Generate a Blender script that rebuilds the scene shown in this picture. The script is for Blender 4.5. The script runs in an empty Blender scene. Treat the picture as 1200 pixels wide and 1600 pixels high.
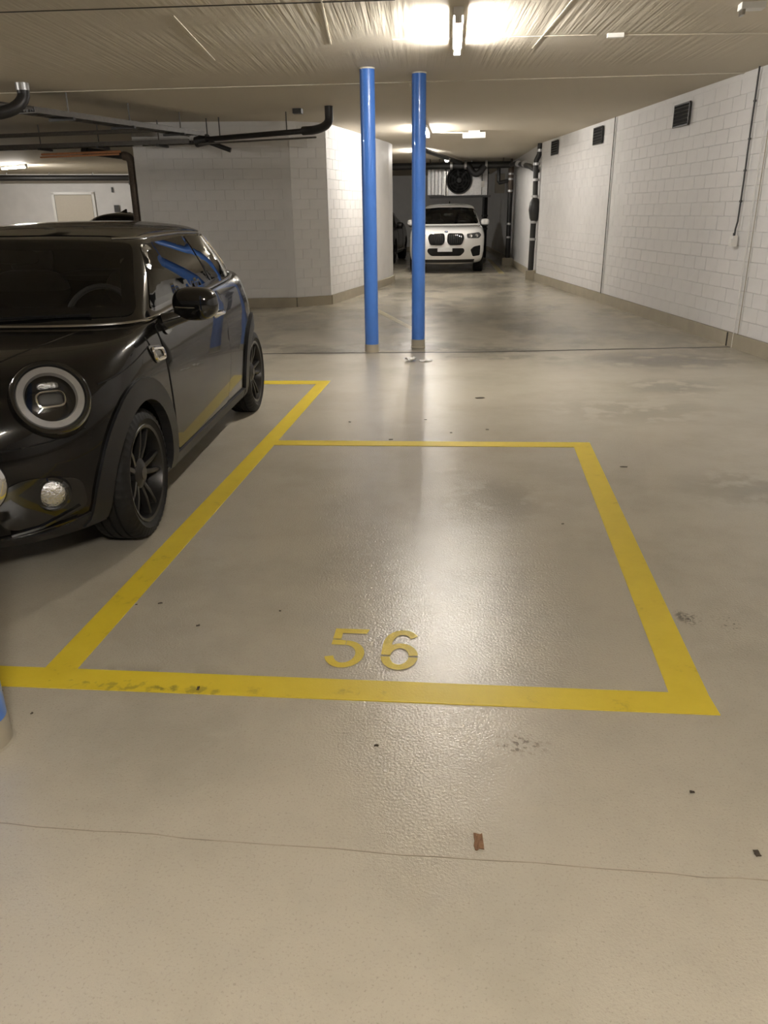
import bpy, bmesh, math, random
import numpy as np
from mathutils import Vector, Matrix
from mathutils.bvhtree import BVHTree
from mathutils.geometry import delaunay_2d_cdt

random.seed(7)
SC = bpy.context.scene
COL = SC.collection
R = math.radians

# ------------------------------------------------------------------ camera
CAM_H, PITCH, ROLL, YAW = 1.434, 0.367682, 0.0135766, -0.1188019
cy, sy = math.cos(YAW), math.sin(YAW)
fw = Vector((sy*math.cos(PITCH), cy*math.cos(PITCH), -math.sin(PITCH)))
rt = Vector((cy, -sy, 0)); dn = fw.cross(rt)
rt2 = math.cos(ROLL)*rt + math.sin(ROLL)*dn
dn2 = -math.sin(ROLL)*rt + math.cos(ROLL)*dn
cam_data = bpy.data.cameras.new('camera')
cam = bpy.data.objects.new('camera', cam_data); COL.objects.link(cam)
cam.matrix_world = Matrix(((rt2.x, -dn2.x, -fw.x, 0), (rt2.y, -dn2.y, -fw.y, 0), (rt2.z, -dn2.z, -fw.z, CAM_H), (0, 0, 0, 1)))
cam_data.sensor_fit = 'VERTICAL'; cam_data.sensor_height = 36.0
cam_data.lens = 36.0*1213.8/1600
cam_data.clip_start = 0.05; cam_data.clip_end = 200
SC.camera = cam

# ------------------------------------------------------------------ world, exposure
w = bpy.data.worlds.new('world'); SC.world = w; w.use_nodes = True
w.node_tree.nodes['Background'].inputs[0].default_value = (0.9, 0.85, 0.75, 1)
w.node_tree.nodes['Background'].inputs[1].default_value = 0.0
SC.view_settings.view_transform = 'Standard'; SC.view_settings.look = 'None'
SC.view_settings.gamma = 1.0; SC.view_settings.use_curve_mapping = False
SC.view_settings.exposure = 1.86
LAMP = 130.0
CEIL = 2.76

# ------------------------------------------------------------------ materials
MATS = {}
def new_mat(name):
    m = bpy.data.materials.new(name); m.use_nodes = True
    MATS[name] = m
    nt = m.node_tree
    return m, nt, nt.nodes['Principled BSDF']
def mat(name, col, rough=0.5, metal=0.0, coat=0.0, noise=0.0, nscale=30.0, bump=0.0, bscale=200.0, spec=0.5, coat_rough=0.03):
    m, nt, p = new_mat(name)
    p.inputs['Base Color'].default_value = (*col, 1)
    p.inputs['Roughness'].default_value = rough
    p.inputs['Metallic'].default_value = metal
    p.inputs['Coat Weight'].default_value = coat
    p.inputs['Coat Roughness'].default_value = coat_rough
    p.inputs['Specular IOR Level'].default_value = spec
    tc = nt.nodes.new('ShaderNodeTexCoord')
    if noise:
        n = nt.nodes.new('ShaderNodeTexNoise'); n.inputs['Scale'].default_value = nscale; n.inputs['Detail'].default_value = 6
        nt.links.new(tc.outputs['Object'], n.inputs['Vector'])
        mp = nt.nodes.new('ShaderNodeMapRange'); mp.inputs[1].default_value = .25; mp.inputs[2].default_value = .75
        mp.inputs[3].default_value = 1-noise; mp.inputs[4].default_value = 1+noise
        nt.links.new(n.outputs[0], mp.inputs[0])
        mx = nt.nodes.new('ShaderNodeVectorMath'); mx.operation = 'SCALE'
        mx.inputs[0].default_value = col; nt.links.new(mp.outputs[0], mx.inputs['Scale'])
        nt.links.new(mx.outputs[0], p.inputs['Base Color'])
    if bump:
        n = nt.nodes.new('ShaderNodeTexNoise'); n.inputs['Scale'].default_value = bscale; n.inputs['Detail'].default_value = 3
        nt.links.new(tc.outputs['Object'], n.inputs['Vector'])
        b = nt.nodes.new('ShaderNodeBump'); b.inputs['Strength'].default_value = bump; b.inputs['Distance'].default_value = .01
        nt.links.new(n.outputs[0], b.inputs['Height']); nt.links.new(b.outputs[0], p.inputs['Normal'])
    return m
def emit(name, col, strength):
    m, nt, p = new_mat(name)
    p.inputs['Base Color'].default_value = (*col, 1)
    p.inputs['Emission Color'].default_value = (*col, 1); p.inputs['Emission Strength'].default_value = strength
    return m
def glass(name, tint, refl=1.0):
    m = bpy.data.materials.new(name); m.use_nodes = True; nt = m.node_tree; MATS[name] = m
    nt.nodes.clear()
    o = nt.nodes.new('ShaderNodeOutputMaterial'); mx = nt.nodes.new('ShaderNodeMixShader')
    fr = nt.nodes.new('ShaderNodeFresnel'); fr.inputs[0].default_value = 1.55
    tr = nt.nodes.new('ShaderNodeBsdfTransparent'); tr.inputs[0].default_value = (*tint, 1)
    gl = nt.nodes.new('ShaderNodeBsdfGlossy'); gl.inputs['Roughness'].default_value = 0.01
    gl.inputs[0].default_value = (refl, refl, refl, 1)
    nt.links.new(fr.outputs[0], mx.inputs[0]); nt.links.new(tr.outputs[0], mx.inputs[1]); nt.links.new(gl.outputs[0], mx.inputs[2])
    nt.links.new(mx.outputs[0], o.inputs[0])
    return m

# --- floor: glossy beige screed with stains, scuffs and fine orange peel
def floor_material(name='floor_screed'):
    m, nt, p = new_mat(name)
    N, L = nt.nodes.new, nt.links.new
    geo = N('ShaderNodeNewGeometry')
    def noise(scale, detail=5, rough=.6, vec=None):
        n = N('ShaderNodeTexNoise'); n.inputs['Scale'].default_value = scale
        n.inputs['Detail'].default_value = detail; n.inputs['Roughness'].default_value = rough
        L(vec or geo.outputs['Position'], n.inputs['Vector']); return n.outputs[0]
    def ramp(src, a, b, lo=0., hi=1.):
        r = N('ShaderNodeMapRange'); r.interpolation_type = 'SMOOTHSTEP'
        for i, v in enumerate((a, b, lo, hi)): r.inputs[i+1].default_value = v
        L(src, r.inputs[0]); return r.outputs[0]
    def math_(op, a, b=None):
        n = N('ShaderNodeMath'); n.operation = op
        for i, v in enumerate((a, b)):
            if v is None: continue
            if isinstance(v, (int, float)): n.inputs[i].default_value = v
            else: L(v, n.inputs[i])
        return n.outputs[0]
    def mixc(f, a, b):
        n = N('ShaderNodeMix'); n.data_type = 'RGBA'
        if isinstance(f, (int, float)): n.inputs[0].default_value = f
        else: L(f, n.inputs[0])
        for i, v in ((6, a), (7, b)):
            if isinstance(v, tuple): n.inputs[i].default_value = (*v, 1)
            else: L(v, n.inputs[i])
        return n.outputs[2]
    # stretched coordinates for tyre-drag smears
    sc = N('ShaderNodeVectorMath'); sc.operation = 'MULTIPLY'; sc.inputs[1].default_value = (1.0, .55, 1)
    L(geo.outputs['Position'], sc.inputs[0])
    sep = N('ShaderNodeSeparateXYZ'); L(geo.outputs['Position'], sep.inputs[0])
    base = mixc(ramp(noise(.55), .3, .7), FLOOR_A, FLOOR_B)
    base = mixc(math_('MULTIPLY', ramp(noise(1.3, 8, .65), .40, .72), .42), base, (.29, .26, .205))
    # the driving lane beyond the bays is dirtier
    lane = ramp(sep.outputs['Y'], 6.6, 9.5)
    smear = math_('MULTIPLY', ramp(noise(1.0, 7, .62, sc.outputs[0]), .44, .64), lane)
    base = mixc(math_('MULTIPLY', smear, .7), base, (.23, .21, .165))
    def blob(x, y, rx, ry, thr, amt, col, nscale=40):
        v = N('ShaderNodeVectorMath'); v.operation = 'SUBTRACT'; v.inputs[1].default_value = (x, y, 0); L(geo.outputs['Position'], v.inputs[0])
        v2 = N('ShaderNodeVectorMath'); v2.operation = 'MULTIPLY'; v2.inputs[1].default_value = (1/rx, 1/ry, 0); L(v.outputs[0], v2.inputs[0])
        ln = N('ShaderNodeVectorMath'); ln.operation = 'LENGTH'; L(v2.outputs[0], ln.inputs[0])
        fall = ramp(ln.outputs['Value'], 1.0, .2)
        sp = ramp(noise(nscale, 4, .6), thr, thr+.12)
        return math_('MULTIPLY', math_('MULTIPLY', fall, sp), amt)
    for a in STAINS_AND_PATCHES:
        base = mixc(blob(*a), base, a[6])
    # fine speckle
    base = mixc(math_('MULTIPLY', ramp(noise(160, 2), .55, .75), .45), base, (.24, .21, .16))
    base = mixc(math_('MULTIPLY', ramp(noise(14, 5, .7), .66, .76), .35), base, (.2, .17, .13))
    L(base, p.inputs['Base Color'])
    L(ramp(noise(2.2, 6), .3, .75, .18, .245), p.inputs['Roughness'])
    p.inputs['Specular IOR Level'].default_value = .85
    b = N('ShaderNodeBump'); b.inputs['Strength'].default_value = .62; b.inputs['Distance'].default_value = .004
    h = math_('ADD', math_('MULTIPLY', noise(125, 2), .6), math_('MULTIPLY', noise(6, 3), .5))
    L(h, b.inputs['Height']); L(b.outputs[0], p.inputs['Normal'])
    return m
FLOOR_A, FLOOR_B = (.49, .44, .35), (.43, .39, .315)
DK = (.05, .045, .04); GR = (.25, .225, .175)
STAINS_AND_PATCHES = [  # x, y, rx, ry, threshold, amount, colour, noise scale
    (.83, 2.68, .05, .07, .48, .85, DK, 70), (.80, 2.70, .03, .06, .40, .7, DK, 60), (.96, 2.66, .07, .10, .57, .8, DK, 60),
    (.16, 1.88, .11, .07, .50, .8, (.11, .085, .065), 50),
    (.12, 3.95, .40, .5, .40, .6, GR, 3.5), (-.85, 1.75, .5, .3, .34, .22, GR, 2.5), (-1.0, 2.1, .5, .12, .45, .5, GR, 8),  # middle entry: broad, faint grey darkening of the floor before the bay line
    (1.55, 4.2, .6, .5, .40, .5, GR, 3), (1.2, 6.0, .9, .6, .42, .45, GR, 3), (-.75, 8.95, .9, .45, .30, .85, (.10, .09, .07), 4), (-1.6, 8.6, .7, .30, .30, .8, (.10, .09, .07), 4), (.25, 8.75, .6, .30, .36, .7, (.12, .11, .09), 4),
    (1.9, 8.2, 1.1, .6, .38, .8, (.17, .15, .12), 2.5), (1.7, 6.9, .6, .5, .40, .6, GR, 3), (2.0, 4.0, .6, .5, .38, .6, GR, 3), (.4, 8.3, .9, .25, .45, .6, GR, 4), (-2.2, 8.9, 1.2, .3, .42, .6, (.15, .13, .10), 3),
]

def wall_material(name, a, b):
    m = mat(name, a, rough=.55, noise=.05, nscale=3.5, bump=.25, bscale=90, spec=.35)
    return m
def ceiling_material():
    m, nt, p = new_mat('ceiling_concrete')
    N, L = nt.nodes.new, nt.links.new
    p.inputs['Base Color'].default_value = (.44, .40, .315, 1); p.inputs['Roughness'].default_value = .8
    p.inputs['Specular IOR Level'].default_value = .25
    geo = N('ShaderNodeNewGeometry')
    rot = N('ShaderNodeVectorRotate'); rot.rotation_type = 'Z_AXIS'; rot.inputs['Angle'].default_value = R(-4.4)
    L(geo.outputs['Position'], rot.inputs['Vector'])
    sepr = N('ShaderNodeSeparateXYZ'); L(rot.outputs[0], sepr.inputs[0])
    # raw board marks of the formwork: cells of random height, narrow across and long along the boards
    sc = N('ShaderNodeVectorMath'); sc.operation = 'MULTIPLY'; sc.inputs[1].default_value = (26, .55, 1); L(rot.outputs[0], sc.inputs[0])
    n1 = N('ShaderNodeTexNoise'); n1.inputs['Scale'].default_value = 1.0; n1.inputs['Detail'].default_value = 3; L(sc.outputs[0], n1.inputs['Vector'])
    sep = N('ShaderNodeSeparateXYZ'); L(geo.outputs['Position'], sep.inputs[0])
    msk = N('ShaderNodeMapRange'); msk.interpolation_type = 'SMOOTHSTEP'
    for i, v in enumerate((9.2, 8.4, 0, 1)): msk.inputs[i+1].default_value = v
    L(sep.outputs['Y'], msk.inputs[0])
    n2 = N('ShaderNodeTexNoise'); n2.inputs['Scale'].default_value = .9; L(geo.outputs['Position'], n2.inputs['Vector'])
    m2 = N('ShaderNodeMapRange'); m2.inputs[1].default_value = .35; m2.inputs[2].default_value = .6; L(n2.outputs[0], m2.inputs[0])
    mm = N('ShaderNodeMath'); mm.operation = 'MULTIPLY'; L(msk.outputs[0], mm.inputs[0]); L(m2.outputs[0], mm.inputs[1])
    hh = N('ShaderNodeMath'); hh.operation = 'MULTIPLY'; L(n1.outputs[0], hh.inputs[0]); L(mm.outputs[0], hh.inputs[1])
    n3 = N('ShaderNodeTexNoise'); n3.inputs['Scale'].default_value = 40; n3.inputs['Detail'].default_value = 4; L(geo.outputs['Position'], n3.inputs['Vector'])
    h2 = N('ShaderNodeMath'); h2.operation = 'MULTIPLY_ADD'; L(n3.outputs[0], h2.inputs[0]); h2.inputs[1].default_value = .05; L(hh.outputs[0], h2.inputs[2])
    b = N('ShaderNodeBump'); b.inputs['Strength'].default_value = .75; b.inputs['Distance'].default_value = .012
    L(h2.outputs[0], b.inputs['Height']); L(b.outputs[0], p.inputs['Normal'])
    n4 = N('ShaderNodeTexNoise'); n4.inputs['Scale'].default_value = .5; n4.inputs['Detail'].default_value = 5; L(geo.outputs['Position'], n4.inputs['Vector'])
    cr = N('ShaderNodeMix'); cr.data_type = 'RGBA'; L(n4.outputs[0], cr.inputs[0])
    cr.inputs[6].default_value = (.62, .565, .465, 1); cr.inputs[7].default_value = (.55, .50, .41, 1)
    L(cr.outputs[2], p.inputs['Base Color'])
    return m
M_FLOOR = floor_material()
M_CEIL = ceiling_material()
M_WALL = wall_material('white_wall_paint', (.70, .69, .68), None)
M_PLINTH = mat('plinth_paint', (.34, .30, .225), rough=.45, noise=.1, nscale=5)
def line_paint():
    m, nt, p = new_mat('yellow_line_paint')
    N, L = nt.nodes.new, nt.links.new
    geo = N('ShaderNodeNewGeometry')
    n = N('ShaderNodeTexNoise'); n.inputs['Scale'].default_value = 7; n.inputs['Detail'].default_value = 8; n.inputs['Roughness'].default_value = .7
    L(geo.outputs['Position'], n.inputs['Vector'])
    r = N('ShaderNodeValToRGB'); e = r.color_ramp.elements
    e[0].position = .28; e[0].color = (.42, .31, .03, 1); e[1].position = .40; e[1].color = (.66, .50, .030, 1)
    x = e.new(.8); x.color = (.72, .56, .04, 1)
    L(n.outputs[0], r.inputs[0]); col = r.outputs[0]
    # tyre scuffs: x, y, half-lengths
    for (x, y, rx, ry) in ((-1.12, 2.05, .34, .05), (-.88, 2.05, .2, .06)):
        v = N('ShaderNodeVectorMath'); v.operation = 'SUBTRACT'; v.inputs[1].default_value = (x, y, 0); L(geo.outputs['Position'], v.inputs[0])
        v2 = N('ShaderNodeVectorMath'); v2.operation = 'MULTIPLY'; v2.inputs[1].default_value = (1/rx, 1/ry, 0); L(v.outputs[0], v2.inputs[0])
        ln = N('ShaderNodeVectorMath'); ln.operation = 'LENGTH'; L(v2.outputs[0], ln.inputs[0])
        ns = N('ShaderNodeTexNoise'); ns.inputs['Scale'].default_value = 28; ns.inputs['Detail'].default_value = 6; L(geo.outputs['Position'], ns.inputs['Vector'])
        f1 = N('ShaderNodeMapRange'); f1.inputs[1].default_value = .2; f1.inputs[2].default_value = 1.; f1.inputs[3].default_value = .16; f1.inputs[4].default_value = -.14; L(ln.outputs['Value'], f1.inputs[0])
        ad = N('ShaderNodeMath'); ad.operation = 'ADD'; L(f1.outputs[0], ad.inputs[0]); L(ns.outputs[0], ad.inputs[1])
        f2 = N('ShaderNodeMapRange'); f2.inputs[1].default_value = .60; f2.inputs[2].default_value = .72; f2.inputs[4].default_value = .45; L(ad.outputs[0], f2.inputs[0])
        mx = N('ShaderNodeMix'); mx.data_type = 'RGBA'; L(f2.outputs[0], mx.inputs[0]); L(col, mx.inputs[6]); mx.inputs[7].default_value = (.10, .085, .03, 1); col = mx.outputs[2]
    L(col, p.inputs['Base Color'])
    p.inputs['Roughness'].default_value = .42
    n2 = N('ShaderNodeTexNoise'); n2.inputs['Scale'].default_value = 160; L(geo.outputs['Position'], n2.inputs['Vector'])
    b = N('ShaderNodeBump'); b.inputs['Strength'].default_value = .12; b.inputs['Distance'].default_value = .004
    L(n2.outputs[0], b.inputs['Height']); L(b.outputs[0], p.inputs['Normal'])
    return m
M_YELLOW = line_paint()
M_WORN = mat('worn_yellow_paint', (.46, .39, .19), rough=.4, noise=.2, nscale=9)
M_BLUE = mat('blue_column_paint', (.055, .175, .56), rough=.32, noise=.06, nscale=8, coat=.3)
M_BLACK_PIPE = mat('black_plastic_pipe', (.018, .017, .017), rough=.42, noise=.1)
M_ZINC = mat('galvanised_steel', (.5, .5, .5), rough=.38, metal=.9, noise=.15, nscale=20)
M_GREYMET = mat('grey_tray_steel', (.13, .12, .11), rough=.5, metal=.2, noise=.15)
M_DARKSTRIP = mat('dark_joint_filler', (.04, .036, .03), rough=.8, noise=.3, nscale=12)
M_HAIR = mat('hairline_joint', (.26, .22, .16), rough=.7, noise=.3, nscale=12)
M_PALE = mat('pale_sealant', (.62, .58, .48), rough=.7, noise=.1)
M_WHITE = mat('white_enamel', (.78, .77, .74), rough=.35, noise=.03)
M_DIFF = mat('white_diffuser', (.85, .84, .80), rough=.4, noise=.02)
M_DARKGREY = mat('dark_grey_plastic', (.05, .05, .05), rough=.5, noise=.1)
M_BROWN = mat('brown_rusty_pipe', (.10, .075, .055), rough=.6, noise=.25)
M_COPPER = mat('copper_pipe', (.75, .36, .18), rough=.4, metal=.25, noise=.1)
M_DOOR = mat('beige_door_paint', (.58, .53, .44), rough=.5, noise=.04)
M_PAPER = mat('crumpled_paper', (.7, .68, .64), rough=.8, noise=.1)
M_BROWNSCRAP = mat('brown_scrap', (.19, .10, .05), rough=.7, noise=.2)
M_DIRT = mat('dark_dirt', (.06, .045, .03), rough=.9, noise=.3)
M_PAINT = mat('black_car_paint', (.006, .0052, .0045), rough=.25, coat=.55, noise=.08, nscale=400, coat_rough=.015, spec=.06)
M_CLAD = mat('charcoal_cladding_plastic', (.014, .014, .015), rough=.5, noise=.1, nscale=300, spec=.35)
M_GLOSSBLK = mat('gloss_black_trim', (.006, .006, .006), rough=.08, coat=.6, noise=.05)
M_RUBBER = mat('tyre_rubber', (.009, .0085, .008), rough=.65, noise=.2, nscale=60, spec=.3)
M_RIM = mat('gunmetal_rim', (.04, .038, .036), rough=.32, metal=.7, noise=.1)
M_CHROME = mat('chrome', (.75, .74, .72), rough=.1, metal=1.0, noise=.03)
M_SATIN = mat('satin_chrome', (.42, .41, .39), rough=.25, metal=1.0, noise=.05)
M_SEAM = mat('panel_gap', (.002, .002, .002), rough=.9, noise=.1)
M_LENSGREY = mat('lamp_ring_grey', (.36, .34, .31), rough=.3, noise=.08)
M_REFLECT = mat('lamp_reflector', (.7, .7, .7), rough=.22, metal=1.0, noise=.25, nscale=90, bump=.6, bscale=120)
M_GLASS_WS = glass('windscreen_glass', (.80, .81, .80))
M_GLASS_SIDE = glass('tinted_side_glass', (.22, .22, .22))
M_GLASS_CLEAR = glass('clear_lamp_cover', (.92, .92, .92))
M_INTERIOR = mat('dark_interior', (.03, .028, .027), rough=.7, noise=.15)
M_WPAINT = mat('white_car_paint', (.80, .79, .77), rough=.22, coat=1.0, noise=.02)
M_SPAINT = mat('grey_car_paint', (.05, .048, .046), rough=.3, metal=.2, coat=.6, noise=.05)
M_PLATE = mat('plate_white', (.75, .75, .74), rough=.4, noise=.05)
M_BADGEBLUE = mat('badge_blue', (.03, .12, .45), rough=.3, noise=.05)

# ------------------------------------------------------------------ mesh helpers
def link_mesh(name, verts, faces, material, parent=None, smooth=False, autosmooth=None):
    me = bpy.data.meshes.new(name)
    me.from_pydata([tuple(v) for v in verts], [], faces)
    me.validate(); me.update()
    if isinstance(material, str): material = MATS[material]
    me.materials.append(material)
    if smooth:
        me.polygons.foreach_set('use_smooth', [True]*len(me.polygons))
        if autosmooth:
            bm = bmesh.new(); bm.from_mesh(me)
            for e in bm.edges:
                if len(e.link_faces) == 2 and e.calc_face_angle(0) > R(autosmooth): e.smooth = False
            bm.to_mesh(me); bm.free()
    o = bpy.data.objects.new(name, me); COL.objects.link(o)
    if parent is not None: o.parent = parent
    return o
class MB:
    def __init__(s): s.v = []; s.f = []
    def add(s, verts, faces):
        k = len(s.v); s.v += [Vector(v) for v in verts]; s.f += [tuple(i+k for i in f) for f in faces]; return s
    def box(s, c, d, rz=0., M=None):
        hx, hy, hz = d[0]/2, d[1]/2, d[2]/2
        vs = [Vector((x, y, z)) for x in (-hx, hx) for y in (-hy, hy) for z in (-hz, hz)]
        m = M if M is not None else Matrix.Rotation(rz, 3, 'Z')
        vs = [m @ v + Vector(c) for v in vs]
        return s.add(vs, [(0, 1, 3, 2), (4, 6, 7, 5), (0, 4, 5, 1), (2, 3, 7, 6), (0, 2, 6, 4), (1, 5, 7, 3)])
    def beam(s, a, b, wd, ht, up=(0, 0, 1)):
        a, b = Vector(a), Vector(b); d = (b-a); L = d.length; d.normalize()
        x = d.cross(Vector(up)).normalized(); z = x.cross(d)
        M = Matrix((x, d, z)).transposed()
        return s.box((a+b)/2, (wd, L, ht), M=M)
    def tube(s, pts, r, seg=12, closed=False, cap=True):
        pts = [Vector(p) for p in pts]; n = len(pts); k0 = len(s.v)
        rs = r if isinstance(r, (list, tuple)) else [r]*n
        ref = None; rings = []
        for i, p in enumerate(pts):
            if closed: t = pts[(i+1) % n]-pts[i-1]
            else: t = pts[min(i+1, n-1)]-pts[max(i-1, 0)]
            t.normalize()
            if ref is None: ref = t.orthogonal().normalized()
            ref = (ref - t*ref.dot(t)).normalized(); b = t.cross(ref)
            rings.append([p + (ref*math.cos(a)+b*math.sin(a))*rs[i] for a in [2*math.pi*j/seg for j in range(seg)]])
        for rg in rings: s.v += rg
        m = n if closed else n-1
        for i in range(m):
            for j in range(seg):
                a = k0+i*seg+j; b = k0+i*seg+(j+1) % seg; c = k0+((i+1) % n)*seg+(j+1) % seg; d = k0+((i+1) % n)*seg+j
                s.f.append((a, b, c, d))
        if cap and not closed:
            s.f.append(tuple(k0+j for j in range(seg))[::-1]); s.f.append(tuple(k0+(n-1)*seg+j for j in range(seg)))
        return s
    def lathe(s, prof, seg=32, M=None, mod=None):
        """prof: (axial, radius) along local x axis; M 4x4"""
        k0 = len(s.v); M = M or Matrix.Identity(4); n = len(prof)
        for j in range(seg):
            a = 2*math.pi*j/seg
            for i, (x, r) in enumerate(prof):
                rr = r+(mod(i, j) if mod else 0)
                s.v.append(M @ Vector((x, rr*math.cos(a), rr*math.sin(a))))
        for j in range(seg):
            for i in range(n-1):
                a = k0+j*n+i; b = k0+((j+1) % seg)*n+i
                s.f.append((a, b, b+1, a+1))
        return s
    def prism(s, poly, z0, z1):
        n = len(poly); k = len(s.v)
        s.v += [Vector((x, y, z0)) for x, y in poly]+[Vector((x, y, z1)) for x, y in poly]
        s.f.append(tuple(k+i for i in range(n))[::-1]); s.f.append(tuple(k+n+i for i in range(n)))
        for i in range(n): j = (i+1) % n; s.f.append((k+i, k+j, k+n+j, k+n+i))
        return s
    def build(s, name, material, parent=None, smooth=False, autosmooth=35):
        return link_mesh(name, s.v, s.f, material, parent, smooth, autosmooth)
def tag(o, label, cat, group=None):
    o['label'] = label; o['category'] = cat
    if group: o['group'] = group
    return o
def thing(name, label, cat, loc=(0, 0, 0), rz=0., group=None):
    o = bpy.data.objects.new(name, None); COL.objects.link(o); o.empty_display_size = .1
    o.location = loc; o.rotation_euler = (0, 0, rz)
    return tag(o, label, cat, group)
def struct(o, label=None):
    o['kind'] = 'structure'
    if label: o['label'] = label
    return o
def arc(p0, pc, p1, n=8):
    p0, pc, p1 = Vector(p0), Vector(pc), Vector(p1)
    return [(1-t)**2*p0+2*t*(1-t)*pc+t*t*p1 for t in [i/n for i in range(n+1)]]

# ------------------------------------------------------------------ setting: floor, ceiling, walls
FX0, FX1, FY0, FY1 = -19.0, 7.0, -9.0, 33.0
fl = struct(MB().box(((FX0+FX1)/2, (FY0+FY1)/2, -.1), (FX1-FX0, FY1-FY0, .2)).build('floor', M_FLOOR), 'glossy beige screed floor with stains and scuffs')
ce = struct(MB().box(((FX0+FX1)/2, (FY0+FY1)/2, CEIL+.1), (FX1-FX0, FY1-FY0, .2)).build('ceiling', M_CEIL), 'beige concrete ceiling with rough board marks')
def ribbon(path, width, z0, z1):
    m = MB()
    for (a, b) in zip(path[:-1], path[1:]):
        m.beam((a[0], a[1], (z0+z1)/2), (b[0], b[1], (z0+z1)/2), width, abs(z1-z0))
    return m
def wobble(path, amp, n=14):
    out = []
    for (a, b) in zip(path[:-1], path[1:]):
        for i in range(n):
            t = i/n; out.append((a[0]+(b[0]-a[0])*t, a[1]+(b[1]-a[1])*t+random.uniform(-amp, amp)))
    out.append(path[-1]); return out
ribbon(wobble([(-6, 8.25), (-2.4, 8.40), (-1.28, 8.52), (.12, 8.62), (2.8, 9.06)], .012), .04, -.002, .0012).build('expansion_joint', M_DARKSTRIP, fl)
ribbon(wobble([(-4, 1.42), (4.5, 1.455)], .004, 110), .0025, -.002, .0006).build('slab_joint', M_HAIR, fl)
ribbon([(-9, 9.30), (2.86, 9.67)], .035, CEIL+.002, CEIL-.006).build('ceiling_joint', M_PALE, ce)
ribbon([(-7, 5.73), (-.6, 6.04)], .02, CEIL+.002, CEIL-.003).build('formwork_joint', M_DARKSTRIP, ce)
for a, b in (((-1.05, 5.7), (-1.28, 7.4)), ((.62, 5.9), (.42, 7.9)), ((-2.2, 6.2), (-2.45, 7.9)), ((-.75, 7.3), (.9, 7.42))):
    ribbon([a, b], .012, CEIL+.002, CEIL-.004).build('formwork_ridge', M_PALE, ce)

BL, BH = .30, .15          # block module
PL = .15                   # plinth height
_unit = None
def block_mesh(length):
    me = bpy.data.meshes.new('block')
    bm = bmesh.new()
    bmesh.ops.create_cube(bm, size=1.0)
    for v in bm.verts: v.co = Vector((v.co.x*(length-.005), v.co.y*.05, v.co.z*(BH-.005)))
    bmesh.ops.bevel(bm, geom=[e for e in bm.edges if all(v.co.y < 0 for v in e.verts)], offset=.0015, segments=1, affect='EDGES')
    bm.to_mesh(me); bm.free(); me.materials.append(M_WALL); return me
BLOCKS = {BL: block_mesh(BL), BL/2: block_mesh(BL/2)}
def wall(name, p0, p1, z0=0., z1=CEIL, thick=.2, blocks=0, label=None, near_first=True, plinth=True, openings=()):
    """visible face runs from p0 to p1 with the room on its right-hand side (looking p0->p1); blocks = how many to lay one by one"""
    a, b = Vector((*p0, 0)), Vector((*p1, 0)); d = (b-a); L = d.length; d.normalize()
    nrm = Vector((d.y, -d.x, 0))                    # towards the room
    rz = math.atan2(d.y, d.x)
    c = (a+b)/2 - nrm*(thick/2+.004)
    o = struct(MB().box((0, 0, (z0+z1)/2), (L, thick, z1-z0)).build(name, M_WALL), label)
    o.location = c; o.rotation_euler = (0, 0, rz)
    if blocks:
        rest = MB(); n = 0
        rows = int(round((z1-z0)/BH+.49))
        items = []
        for k in range(rows):
            zc = z0+PL*0+(k+.5)*BH
            if zc+BH/2 > z1+.02: continue
            x = 0.
            first = BL/2 if k % 2 else BL
            while x < L-.05:
                ln = min(first if x == 0 else BL, L-x)
                items.append((x, ln, zc)); x += ln
        items.sort(key=lambda q: (a+d*(q[0]+q[1]/2)+Vector((0, 0, q[2]))-cam.matrix_world.translation).length)
        for (x, ln, zc) in items:
            xm = x+ln/2; P = a+d*xm
            if any(x0 < xm < x1 and y0 < zc < y1 for x0, x1, y0, y1 in openings): continue
            key = BL if abs(ln-BL) < .01 else (BL/2 if abs(ln-BL/2) < .01 else None)
            lx = xm-L/2; ly = -(thick/2+.004)+.0215
            if key and n < blocks and zc > PL:
                q = bpy.data.objects.new('block', BLOCKS[key]); COL.objects.link(q); q.parent = o
                q.location = (lx, ly+random.uniform(-.0007, .0007), zc); n += 1
            elif zc > PL:
                rest.box((lx, ly, zc), (ln-.005, .05, BH-.005))
        if rest.v:
            q = rest.build('block_courses', M_WALL, o); q['kind'] = 'stuff'
    if plinth:
        pc = (a+b)/2 + nrm*.008
        s_ = MB().box((0, 0, PL/2), (L, .05, PL)).build('baseboard_'+name.split('_', 1)[1], M_PLINTH); struct(s_)
        s_.location = (pc.x, pc.y, 0); s_.rotation_euler = (0, 0, rz)
    return o
# right wall: near length, then the length that runs back with the pipes
def rw_pt(y): return (2.82-(y-9.1)*.171, y)
wr = wall('wall_right', rw_pt(18.1), rw_pt(7.6), blocks=300, label='white painted block wall with vents')
wall('wall_right_near', rw_pt(7.6), rw_pt(-9.0), label='white painted block wall nearer the entrance')
wall('wall_right_far', (.98, 23.5), rw_pt(18.1), label='white wall behind the black downpipes')
wall('wall_right_end', (.36, 33.0), (.98, 23.5), label='white wall at the far end of the lane')
wall('wall_back', (-12, 32.6), (2, 32.6), label='grey white wall behind the white car')
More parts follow.
